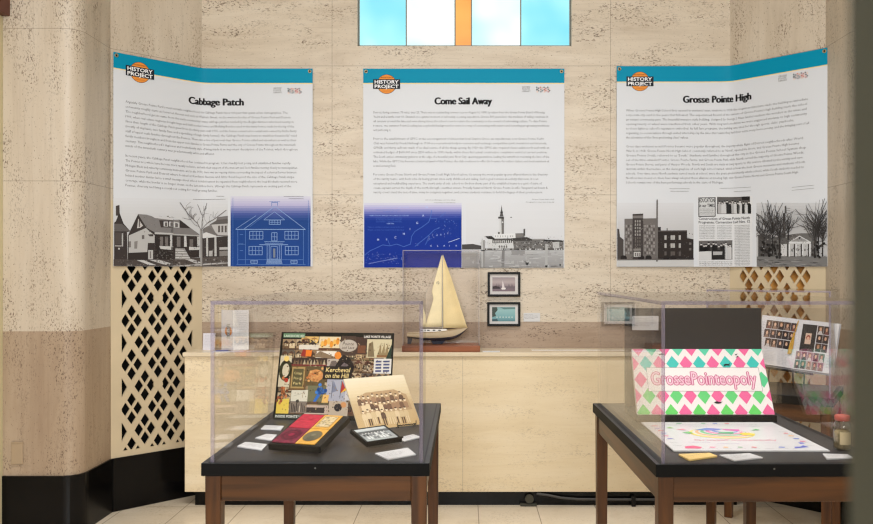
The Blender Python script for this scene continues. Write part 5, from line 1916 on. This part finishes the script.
# ---- the team photograph on a wire easel
def team(p, w, h):
    g = random.Random(8)
    p.grad(0, h, w, 0, [(0, (214, 202, 174)), (0.3, (204, 186, 150)), (0.55, (184, 160, 120)), (1, (190, 160, 112))], 1, 16)
    p.poly([(.10 * w, .30 * h), (.12 * w, .62 * h), (.28 * w, .70 * h), (.75 * w, .72 * h), (.93 * w, .60 * h), (.95 * w, .30 * h)], (170, 142, 106), 2)
    for x in (.22, .35, .55, .72):
        p.line([(x * w, .60 * h), ((x + .01) * w, .92 * h)], .0016, (206, 188, 152), 2)
        p.line([((x - .05) * w, .78 * h), ((x + .07) * w, .84 * h)], .001, (206, 188, 152), 2)
    for row, (y, n, body, legs) in enumerate(((.60, 10, (128, 98, 76), None), (.47, 11, (112, 84, 66), None), (.32, 10, (196, 172, 132), (92, 68, 52)))):
        for i in range(n):
            x = (.14 + .76 * (i + .5 * (row % 2)) / n) * w
            yy = y * h + g.uniform(-.006, .006)
            col = g.choice([body, (150, 118, 90), (92, 70, 56), (206, 184, 146) if row else (104, 80, 62)])
            p.poly([(x - .009, yy - .030), (x - .009, yy - .008), (x - .004, yy - .002), (x + .006, yy - .002), (x + .011, yy - .008), (x + .011, yy - .030)], col, 3 + row)
            p.ell(x + .001, yy + .006, .0052, .0066, (222, 202, 168), 4 + row, 9)
            p.ell(x + .001, yy + .0105, .0052, .0032, (84, 62, 48), 5 + row, 9)
            if legs:
                for s in (-.005, .004): p.poly([(x + s - .002, yy - .06), (x + s - .002, yy - .03), (x + s + .004, yy - .03), (x + s + .003, yy - .06)], g.choice([legs, (206, 184, 146)]), 6)
    p.line([(.02 * w, .96 * h), (.45 * w, .90 * h), (.5 * w, .99 * h)], .0008, (226, 200, 190), 3)


tp = framed_plane('team_photograph', 'faded sepia team photograph leaning on a wire easel in front of the collage puzzle', 'photograph', (-.4185, 3.165, IZ + .006), (.225, .135, 0), (-.065, .13, .19), .272, .236, .004,
                  plain('photo_mount', (206, 190, 156), 0.6), team, M['ink'], None, 'board', 0.0, -0.03)
O, r, v, n, off = tp[1:]
es = tag(empty('wire_easel', (O + r * .15 - n * .03)), 'black twisted-wire easel holding up the team photograph', 'easel')
es.location.z = IZ
eo = es.location
b = MB(eo)
lip = [O + r * (.16 + .085 * t / 20) + n * (.014 + .0015 * math.sin(t * 2.2)) - v * .002 + Vector((0, 0, .0012 * math.cos(t * 2.2))) for t in range(21)]
b.tube(lip, .0022, 6)
for s in (.16, .245):
    b.tube([O + r * s + n * .014, O + r * s + n * .014 + Vector((0, 0, .012))], .0018, 6)
b.build('lip', M['wire'], es)
for s in (.165, .24):
    b = MB(eo)
    f0 = O + r * s + n * .014
    b.tube([Vector((f0.x, f0.y, IZ + .003)), f0, O + r * s - n * .010 - v * .003, O + r * s + v * .17 - n * .010], .0018, 6)
    b.build('upright', M['wire'], es)
b = MB(eo)
q = O + r * .2 + v * .17 - n * .010
b.tube([O + r * .165 + v * .17 - n * .010, O + r * .24 + v * .17 - n * .010], .0018, 6)
b.tube([q, Vector((q.x - n.x * .065, q.y - n.y * .065, IZ + .003))], .0018, 6)
b.build('back_leg', M['wire'], es)


# ---- clear stands
def clear_stand(label, O, r, v, w, h, lift):
    """bent clear sheet: sloping rest under a case, front lip and a foot"""
    O, r, v = Vector(O), Vector(r).normalized(), Vector(v).normalized()
    n = r.cross(v).normalized()
    c = O + r * w / 2
    root = tag(empty('clear_stand', (c.x, c.y, IZ)), label, 'display stand')
    off = root.location
    b = MB(off)
    b.slab(O, r * w, v * h, -n * .003)
    b.build('rest', [M['acrylic_thin']], root)
    b = MB(off)
    b.slab(O - v * .003, r * w, n * .005, -v * .002)
    b.build('lip', [M['acrylic_thin']], root)
    b = MB(off)
    top = O + v * h - n * .004
    bl = Vector((top.x, top.y, IZ + .0003))
    b.slab(bl, r * w, Vector((0, 0, top.z - IZ - .002)), Vector((v.x, v.y, 0)) * -.003)
    b.build('back_foot', [M['acrylic_thin']], root)
    b = MB(off)
    fb = Vector((O.x, O.y, IZ + .0003)) - Vector((v.x, v.y, 0)) * .004
    b.slab(fb, r * w, Vector((0, 0, O.z - IZ - .004)), Vector((v.x, v.y, 0)) * .003)
    b.build('front_foot', [M['acrylic_thin']], root)
    return root


M['acrylic_thin'] = clear('acrylic_stand', (0.97, 0.97, 0.98), 0.05)
M['acrylic_lip'] = edge_mat('acrylic_lip', (206, 206, 212), 0.45)

# ---- the velvet-lined photograph case
DO, Dr, Dv = Vector((-.676, 2.81, .836)), Vector((.158, -.043, 0)), Vector((.022, .30, .045))
Dv = Dv - Dr * (Dv.dot(Dr) / Dr.dot(Dr)) * .55
Dw, Dh = Dr.length, Dv.length
r, v = Dr.normalized(), Dv.normalized()
n = r.cross(v)
case = tag(empty('photograph_case', DO + r * Dw / 2 + v * Dh / 2 - n * .03), 'open photograph case with red velvet left and two gilt-matted portraits right', 'photograph case')
off = case.location
b = MB(off)
mg = .010
b.slab(DO - r * mg - v * mg - n * .003, r * (Dw + mg * 2 + .014), v * (Dh + mg * 2), -n * .024)
b.build('tray', M['black'], case, 0.002)
velvet = [plain('dark_maroon_velvet', (104, 24, 46), 0.95, noise=.25, nscale=60), plain('crimson_velvet', (168, 32, 52), 0.95, noise=.12, nscale=50)]
gilt = plain('gilt_mat', (222, 166, 66), 0.4, 0.25, noise=.08, nscale=40)
for j in range(2):
    o0 = DO + v * (Dh * .5 * j + (.002 if j else 0))
    b = MB(off)
    b.slab(o0 - n * .0028, r * Dw * .535, v * (Dh * .5 - .003), n * .004)
    ob = b.build('velvet_pad', velvet[j], case, 0.0025)
    p = Print(None, None, (0.001, 0.001, Dw * .535 - .001, Dh * .5 - .004))
    cx, cyy = Dw * .27, Dh * .25
    if j == 0:
        for k in range(12):
            a = k / 12 * 6.283
            p.ell(cx + .030 * math.cos(a), cyy + .044 * math.sin(a), .008, .011, (78, 16, 36), 1, 10)
        p.ell(cx, cyy, .020, .028, (84, 18, 38), 2, 20)
        p.ell(cx, cyy, .011, .016, (132, 36, 60), 3, 16)
    else:
        p.line([(cx - .03, cyy - .03), (cx + .02, cyy + .04)], .0015, (186, 50, 68), 1)
        p.line([(cx - .02, cyy + .03), (cx + .03, cyy + .01)], .0012, (150, 26, 46), 1)
    p.build('embossing', plane_map(o0 + n * .0014, r, v), ob, M['ink'], off, 0.0003)
    o1 = o0 + r * Dw * .55
    gw, gh = Dw * .45, Dh * .5 - .003
    b = MB(off)
    b.slab(o1 - n * .0028, r * gw, v * gh, n * .004)
    ob = b.build('gilt_mat', gilt, case, 0.0012)
    p = Print(None, None, (0.001, 0.001, gw - .001, gh - .001))
    if j == 0:
        p.ell(gw / 2, gh / 2, .0335, .054, (176, 124, 44), 1, 32)
        p.ell(gw / 2, gh / 2, .031, .0515, (98, 92, 72), 2, 32)
        p.poly([(gw / 2 - .015, gh / 2 - .046), (gw / 2 - .012, gh / 2 - .01), (gw / 2, gh / 2 - .002), (gw / 2 + .012, gh / 2 - .01), (gw / 2 + .015, gh / 2 - .046)], (84, 80, 64), 3)
        p.ell(gw / 2, gh / 2 + .010, .008, .012, (118, 112, 90), 4, 14)
    else:
        p.rect(.010, .016, gw - .010, gh - .016, (196, 176, 134), 1)
        g = random.Random(4)
        for k in range(40):
            p.ell(g.uniform(.014, gw - .014), g.uniform(.022, gh - .022), .004, .006, g.choice([(214, 196, 156), (168, 150, 112), (150, 134, 100), (206, 190, 160)]), 2, 7)
        p.line([(.010, .016), (gw - .010, .016), (gw - .010, gh - .016), (.010, gh - .016), (.010, .016)], .0016, (150, 106, 40), 3)
    p.build('portrait', plane_map(o1 + n * .0014, r, v), ob, M['ink'], off, 0.0003)
clear_stand('low clear acrylic stand under the red velvet photograph case', DO - r * .004 - v * .0125 - n * .0285, r, v, Dw + .02, Dh + .005, 0)

# ---- the small tray with a team picture
SO, Sr, Sv = Vector((-.344, 2.83, .832)), Vector((.096, .075, 0)), Vector((-.05, .07, .022))
Sv = Sv - Sr * (Sv.dot(Sr) / Sr.dot(Sr))
r, v = Sr.normalized(), Sv.normalized()
n = r.cross(v)
sw, sh = Sr.length * 1.04, Sv.length * 1.12
tray = tag(empty('small_photograph', SO + r * sw / 2 + v * sh / 2 - n * .02), 'small black-cased grey team picture tilted on a stand at the table front', 'photograph')
off = tray.location
b = MB(off)
b.slab(SO - r * .008 - v * .010, r * (sw + .020), v * (sh + .022), -n * .016)
b.build('case', M['black'], tray, 0.002)
b = MB(off)
b.slab(SO - r * .010 - v * .013, r * (sw + .024), v * .005, n * .006)
b.build('ledge', M['black'], tray, 0.001)


def small_team(p, w, h):
    g = random.Random(13)
    p.grad(0, h, w, 0, [(0, (186, 190, 186)), (.5, (140, 144, 142)), (1, (160, 164, 160))], 1, 8)
    p.poly([(0, .58 * h), (w, .62 * h), (w, .80 * h), (0, .78 * h)], (78, 80, 80), 2)
    for row in range(2):
        for i in range(8):
            x, y = (.1 + .8 * (i + .4 * row) / 8) * w, (.55 - .25 * row) * h
            p.rect(x - .004, y - .016, x + .005, y, g.choice([(206, 208, 204), (56, 58, 58), (110, 112, 112)]), 3 + row)
            p.ell(x, y + .004, .0032, .004, (206, 204, 198), 4 + row, 8)


p = Print(None, None, (0, 0, sw, sh))
small_team(p, sw, sh)
p.build('print', plane_map(SO + n * .0004, r, v), tray, M['gloss_ink'], off, 0.0003)
clear_stand('small clear acrylic stand under the small black-cased team picture', SO - r * .006 - v * .0145 - n * .0175, r, v, sw + .012, sh + .008, 0)

# ------------------------------------------------------------------ inside the right case
# black display stand behind the game box
st = tag(empty('display_stand', (1.02, 3.5, IZ)), 'tall black display stand behind the pink and green game box', 'display stand')
off = st.location
b = MB(off)
b.box(.712, 1.324, 3.618, 3.632, IZ, 1.264)
b.build('back_panel', M['display_black'], st, 0.002)
b = MB(off)
b.box(.712, 1.300, 3.375, 3.617, IZ, .8265)
b.build('ledge', M['black'], st, 0.003)
wall_card(632.3, 316, 658.5, 330.2, 'white label card on the upper left of the black display stand', ['Grosse Pointe in play', 'A board game about the town made', 'by hand with local shops and streets', 'for a school class'], 3.6175)

BWW, BHH = .577, .320
PINK, GRN, TEAL = (216, 98, 142), (84, 190, 128), (64, 178, 166)


def harlequin(p, w, h):
    p.rect(0, 0, w, h, (218, 212, 207), 1)
    for j in range(5):
        v0 = .3235 - .0785 * j
        for k in range(-7, 6):
            u0 = .3495 + .0585 * (k + (.5 if j % 2 == 0 else 0))
            even = k % 2 == 0
            c = {0: (PINK, (88, 186, 150)), 1: (PINK, TEAL), 2: (PINK, (88, 184, 130)), 3: (PINK, (98, 190, 112)), 4: ((98, 192, 96), PINK)}[j][0 if even else 1]
            p.poly([(u0 + .0278, v0), (u0, v0 + .0400), (u0 - .0278, v0), (u0, v0 - .0400)], c, 2)
    p.rect(.056, .109, .546, .226, (128, 118, 118), 3)
    p.rect(.0577, .1107, .5443, .2243, (220, 214, 209), 4)
    vs_, fs_, w_ = text_mesh('GrossePointeopoly', 0.0, 3)
    u0, wid, base = .074, .452, .141
    for i in range(8):
        a = i / 8 * 6.283
        p.items.append(([(u0 + .0038 * math.cos(a) + x * wid / w_, base + .0038 * math.sin(a) + y * .090) for x, y in vs_], fs_, (186, 100, 130), 5 + i * .1))
    p.items.append(([(u0 + x * wid / w_, base + y * .090) for x, y in vs_], fs_, (224, 184, 196), 7))
    K_ = (42, 40, 42)
    # small black counters of the game
    p.poly([(.395, .238), (.405, .244), (.418, .242), (.424, .249), (.422, .241), (.420, .231), (.416, .236), (.404, .236), (.400, .230)][:], K_, 8)
    p.poly([(.452, .29), (.466, .296), (.458, .286), (.468, .279), (.454, .274), (.462, .283)], K_, 8)
    p.poly([(.115, .292), (.13, .296), (.148, .294), (.14, .289), (.12, .288)], K_, 8)
    p.poly([(.328, .056), (.342, .062), (.352, .057), (.366, .060), (.356, .052), (.34, .050)], K_, 8)
    for x in (.088, .096, .106): p.ell(x, .086, .002, .003, (60, 110, 84), 8, 8)


gb = framed_plane('game_box', 'pink and green diamond-patterned game box lid standing against the black stand', 'game box', (.7195, 3.392, .8272), (1, 0, 0), (0, .19, .257), BWW, BHH, .026, plain('box_card', (226, 218, 212), 0.5), harlequin, M['gloss_ink'], None, 'lid', 0.002, 0.045)


def game_board(p, w, h):
    g = random.Random(17)
    p.rect(0, 0, w, h, (214, 213, 213), 1)
    s = .075
    for (a, c) in (((s, 0), (s, h)), ((w - s, 0), (w - s, h)), ((0, s), (w, s)), ((0, h - s), (w, h - s))): p.line([a, c], .001, (206, 204, 202), 2)
    for i in range(1, 8):
        t = s + (w - 2 * s) * i / 8
        for (a, c) in (((t, 0), (t, s)), ((t, h - s), (t, h)), ((0, t), (s, t)), ((w - s, t), (w, t))): p.line([a, c], .0008, (206, 204, 202), 2)
    pal = [(226, 110, 150), (110, 190, 120), (90, 120, 196), (232, 176, 96), (222, 96, 110), (120, 176, 130), (132, 122, 196), (150, 196, 180)]
    for i in range(8):
        t = s + (w - 2 * s) * (i + .5) / 8
        for (x, y) in ((t, .05), (t, h - .03), (.035, t), (w - .035, t)):
            if g.random() < .6:
                c = g.choice(pal)
                p.poly([(x - g.uniform(.008, .02), y - .006), (x - .004, y + .008), (x + g.uniform(.008, .02), y + .004), (x + .006, y - .009)], c, 3)
            p.text('lane', x - .015, y - .024, .009, (120, 118, 126), 3, width=.03, res=1)
    p.poly([(.05, .03), (.10, .025), (.115, .05), (.09, .075), (.055, .06)], (224, 92, 130), 4)
    p.poly([(w - .11, .03), (w - .05, .05), (w - .06, .08), (w - .075, .06), (w - .10, .055)], (96, 108, 196), 4)
    p.poly([(w - .06, .10), (w - .04, .11), (w - .045, .13), (w - .06, .125)], (110, 120, 206), 4)
    # swirl in the middle
    cx, cyy = w * .48, h * .56
    bands = [(.125, (240, 222, 110)), (.105, (238, 180, 130)), (.088, (126, 196, 140)), (.07, (230, 130, 178)), (.05, (112, 150, 208))]
    for k, (rr, c) in enumerate(bands):
        p.ell(cx + k * .006, cyy + k * .010, rr, rr * .78, c, 4 + k, 30)
        p.ell(cx + k * .006 + .006, cyy + k * .010 + .008, rr - .009, (rr - .009) * .78, (214, 213, 213), 4.5 + k, 30)
    p.poly([(cx - .09, cyy + .06), (cx - .03, cyy + .10), (cx + .03, cyy + .08), (cx, cyy + .05), (cx - .05, cyy + .05)], (112, 140, 206), 9)
    p.poly([(cx + .02, cyy + .08), (cx + .09, cyy + .07), (cx + .08, cyy + .03), (cx + .03, cyy + .05)], (214, 96, 176), 9)
    p.ell(cx + .09, cyy - .02, .026, .026, (244, 210, 70), 10, 16)
    p.poly([(cx - .02, cyy - .01), (cx + .04, cyy - .02), (cx + .05, cyy + .02), (cx, cyy + .02)], (96, 176, 130), 10)
    p.poly([(cx - .15, cyy + .01), (cx - .12, cyy + .03), (cx - .11, cyy), (cx - .13, cyy - .015)], (110, 196, 120), 9)
    p.poly([(cx - .16, cyy + .07), (cx - .12, cyy + .055), (cx - .13, cyy + .085)], (232, 150, 170), 9)
    p.poly([(cx + .13, cyy + .05), (cx + .16, cyy + .08), (cx + .17, cyy + .06)], (110, 190, 120), 9)
    p.poly([(cx - .19, cyy + .10), (cx - .17, cyy + .12), (cx - .16, cyy + .10)], (150, 196, 110), 9)
    p.text('GrossePointeopoly', w * .22, h * .30, .038, (232, 150, 170), 4, width=w * .56)
    for (x, y) in ((.16, .24), (.34, .20), (.62, .22), (.30, .80), (.70, .82)):
        p.text('community', w * x, h * y, .014, (176, 150, 190), 4, width=.08, res=1)


bd0 = tag(empty('game_board', (.999, 3.09, IZ)), 'white game board with colorful drawings lying flat in front of the game box', 'game board')
b = MB(bd0.location)
b.box(.726, 1.272, 2.826, 3.354, IZ, IZ + .005)
b.build('board', M['foam'], bd0, 0.001)
p = Print(None, None, (0.0005, .0005, .5455, .5275))
game_board(p, .546, .528)
p.build('print', plane_map((.726, 2.826, IZ + .0052), (1, 0, 0), (0, 1, 0)), bd0, M['gloss_ink'], bd0.location, 0.0002)

quad_card('yellow game card lying at the front left beneath the game board', [(678.4, 453.8), (709.9, 452.6), (717.3, 455.6), (689.3, 459.6)], plain('yellow_card', (232, 198, 122), 0.5), .006, 'game_card', 'card', 2, 6)
quad_card('white card lying at the front of the right table beside the yellow card', [(719.5, 454.6), (749.5, 453), (763, 457.2), (734, 460.2)], M['paper'], seed=7)
quad_card('white card lying at the front right of the right table below the jar', [(822.4, 453.4), (848, 454.2), (853, 457.4), (826.6, 458.4)], M['paper'], seed=8)

# glass jar with a red lid
jar = tag(empty('jar', (1.334, 2.865, IZ)), 'small glass jar with a red lid on the right table', 'jar')
b = MB()
b.lathe((0, 0, 0), [(.026, .0004), (.030, .004), (.030, .082), (.027, .094), (.0225, .100), (.0225, .108)])
g_ = b.build('glass_body', clear('jar_glass', (0.90, 0.93, 0.90), 0.06, 3.0), jar)
b = MB()
b.lathe((0, 0, 0), [(.024, .103), (.0255, .105), (.0255, .119), (.023, .122)])
b.build('lid', plain('lid_red', (172, 84, 72), 0.5), jar)
b = MB()
b.lathe((0, 0, 0), [(.024, .004), (.0275, .006), (.0275, .062), (.020, .070), (.006, .072)])
b.build('contents', plain('jar_contents', (134, 116, 86), 0.9, noise=.3, nscale=60), jar)
b = MB()
rows = [[(.0304 * math.cos(a), .0304 * math.sin(a), z) for a in [math.radians(-130 + 80 * k / 8) for k in range(9)]] for z in (.022, .066)]
b.grid(rows)
b.build('jar_label', plain('jar_label_paper', (196, 178, 138), 0.7), jar)

# ------------------------------------------------------------------ the open yearbook on the askew table
e2, n2 = Vector((math.cos(R30), math.sin(R30), 0)), Vector((-math.sin(R30), math.cos(R30), 0))
YO = Vector((1.579, 4.420, .926))
lean = math.radians(20)
tilt = math.radians(-5.5)
up0 = Vector((0, 0, 1)) * math.cos(lean) + n2 * math.sin(lean)
yr = e2 * math.cos(tilt) + up0 * math.sin(tilt)
yv = up0 * math.cos(tilt) - e2 * math.sin(tilt)
yn = yr.cross(yv)
yw, yh = .392, .275
yb = tag(empty('open_yearbook', YO + yr * yw / 2), 'open school yearbook full of portraits standing on the askew table', 'book')
off = yb.location
for s, nm in ((0, 'page_block'), (1, 'page_block')):
    b = MB(off)
    rows = []
    for k in range(13):
        t = k / 12
        x = (yw / 2) * (1 - t) if s == 0 else (yw / 2) * (1 + t)
        hgt = .010 * math.sin(min(1, t * 1.6) * math.pi / 2 * 1.0) * (1 - .35 * t) + .0004
        rows.append([YO + yr * x + yn * hgt, YO + yr * x + yv * yh + yn * hgt])
    b.grid(rows)
    b.grid([[q - yn * .012 for q in rw] for rw in rows])
    for a in (0, 1):
        b.grid([[rw[a] for rw in rows], [rw[a] - yn * .012 for rw in rows]], 0, False)
    b.grid([[rows[-1][0], rows[-1][1]], [rows[-1][0] - yn * .012, rows[-1][1] - yn * .012]], 0, False)
    b.build(nm, plain('page_paper', (216, 214, 214), 0.5), yb)
b = MB(off)
b.slab(YO - yr * .006 - yv * .006 - yn * .0125, yr * (yw + .012), yv * (yh + .012), -yn * .003)
b.build('cover', plain('book_cover', (176, 174, 176), 0.5), yb)


def book_map(u, v, h):
    t = abs(u - yw / 2) / (yw / 2)
    hgt = .010 * math.sin(min(1, t * 1.6) * math.pi / 2) * (1 - .35 * t) + .0004
    return YO + yr * u + yv * v + yn * (hgt + .0005 + h)


bcuts = [yw / 2 + (yw / 2) * k / 12 for k in range(-11, 12)]


def portrait(p, x0, y0, x1, y1, g, pal=None):
    w, h = x1 - x0, y1 - y0
    p.rect(x0, y0, x1, y1, g.choice(pal or [(60, 48, 44), (44, 36, 36), (84, 66, 58), (70, 62, 66)]), 2)
    p.poly([(x0 + w * .1, y0), (x0 + w * .3, y0 + h * .36), (x0 + w * .7, y0 + h * .36), (x0 + w * .92, y0)], g.choice([(120, 74, 66), (40, 34, 38), (60, 50, 56), (150, 120, 104), (48, 42, 46), (206, 198, 192)]), 3)
    p.ell(x0 + w * .5, y0 + h * .62, w * .27, h * .29, g.choice([(74, 50, 38), (44, 32, 28), (134, 100, 66)]), 4, 10)
    p.ell(x0 + w * .5, y0 + h * .56, w * .19, h * .23, g.choice([(214, 168, 140), (198, 150, 122), (224, 184, 156)]), 5, 10)


def spread(p):
    g = random.Random(23)
    def row(x0, y0, n, w, h, gap, pal=None):
        for i in range(n): portrait(p, x0 + i * (w + gap), y0, x0 + i * (w + gap) + w, y0 + h, g, pal)
    pw, ph = .0285, .042
    row(.026, .182, 5, pw, ph, .0012)
    row(.022, .136, 5, pw, ph, .0012)
    row(.034, .090, 4, pw, ph, .0012)
    p.rect(.200, .092, .268, .226, (52, 48, 46), 2)
    p.rect(.220, .128, .248, .182, (214, 186, 164), 3)
    p.ell(.234, .160, .010, .013, (150, 66, 50), 4, 12)
    p.ell(.234, .156, .0068, .009, (226, 178, 150), 5, 12)
    for j in range(3): row(.272, .184 - j * .044, 2, .027, .041, .0012)
    for j in range(2): row(.184 + .004, .048 - j * .0435, 5, .0255, .041, .0015, [(96, 120, 104), (150, 110, 120), (120, 130, 112), (130, 80, 90), (176, 150, 140)])
    p.rect(.006, .016, .034, .03, (92, 88, 90), 2)
    portrait(p, .006, .034, .024, .066, g, [(206, 200, 198)])
    for i in range(9):
        p.text('clubs and classes of the year', .040, .078 - i * .008, .006, (150, 148, 150), 2, width=g.uniform(.04, .06), res=1)
        p.text('honors and memories', .108, .078 - i * .008, .006, (150, 148, 150), 2, width=g.uniform(.03, .05), res=1)
    for i in range(14): p.text('senior name', .332, .21 - i * .014, .006, (120, 118, 120), 2, width=.016, res=1)
    for i in range(8): p.text('senior name', .003, .21 - i * .014, .006, (120, 118, 120), 2, width=.015, res=1)


p = Print(lambda x, y: (x * 1.071, y * 1.118), bcuts, (.001, .001, yw - .001, yh - .001))
spread(p)
p.build('print', book_map, yb, M['gloss_ink'], off, 0.0003)

ts = tag(empty('tassel', YO + yr * yw * .5 + yv * yh), 'gold graduation tassel hanging down the middle of the open yearbook', 'tassel')
off = ts.location
gold = plain('gold_thread', (206, 160, 52), 0.5, 0.2, noise=.12, nscale=120)
b = MB(off)
pts = [book_map(yw / 2 - .007 - .002 * t, yh - .008 - t * .016, .006) for t in range(6)]
b.tube(pts, .0028, 7)
b.build('cord', gold, ts)
b = MB(off)
q = book_map(yw / 2 - .018, yh - .092, .008)
b.tube([q + yv * .012, q + yv * .006, q - yv * .006], [.004, .0062, .005], 9)
b.build('knot', gold, ts)
b = MB(off)
g = random.Random(6)
for k in range(16):
    a = (k - 7.5) / 7.5
    q0 = book_map(yw / 2 - .018 + a * .003, yh - .098, .007 + .003 * g.random())
    q1 = book_map(yw / 2 - .026 + a * .009, yh - .198 + g.uniform(-.006, .006), .006 + .004 * g.random())
    b.tube([q0, (q0 + q1) / 2 + yr * a * .003, q1], .0016, 5)
b.build('fringe', gold, ts)

ea = tag(empty('book_easel', (T2.x, T2.y, IZ)), 'black easel holding up the open yearbook on the askew table', 'easel')
off = ea.location
b = MB(off)
base = YO - yn * .017
b.slab(base + yr * .05 - yv * .010 + yn * .022, yr * .25, -yn * .026, -yv * .006)
b.build('ledge', M['black'], ea, 0.001)
b = MB(off)
b.slab(base + yr * .07 - yv * .004, yr * .21, yv * .16, -yn * .005)
b.build('back_rest', M['black'], ea, 0.001)
for s in (.075, .255):
    b = MB(off)
    q = base + yr * s - yv * .012
    b.tube([q, Vector((q.x - n2.x * .03, q.y - n2.y * .03, IZ + .004))], .004, 8)
    b.build('front_leg', M['black'], ea)
b = MB(off)
q = base + yr * .17 + yv * .15 - yn * .006
b.tube([q, Vector((q.x + n2.x * .03, q.y + n2.y * .03, IZ + .004))], .004, 8)
b.build('back_leg', M['black'], ea)
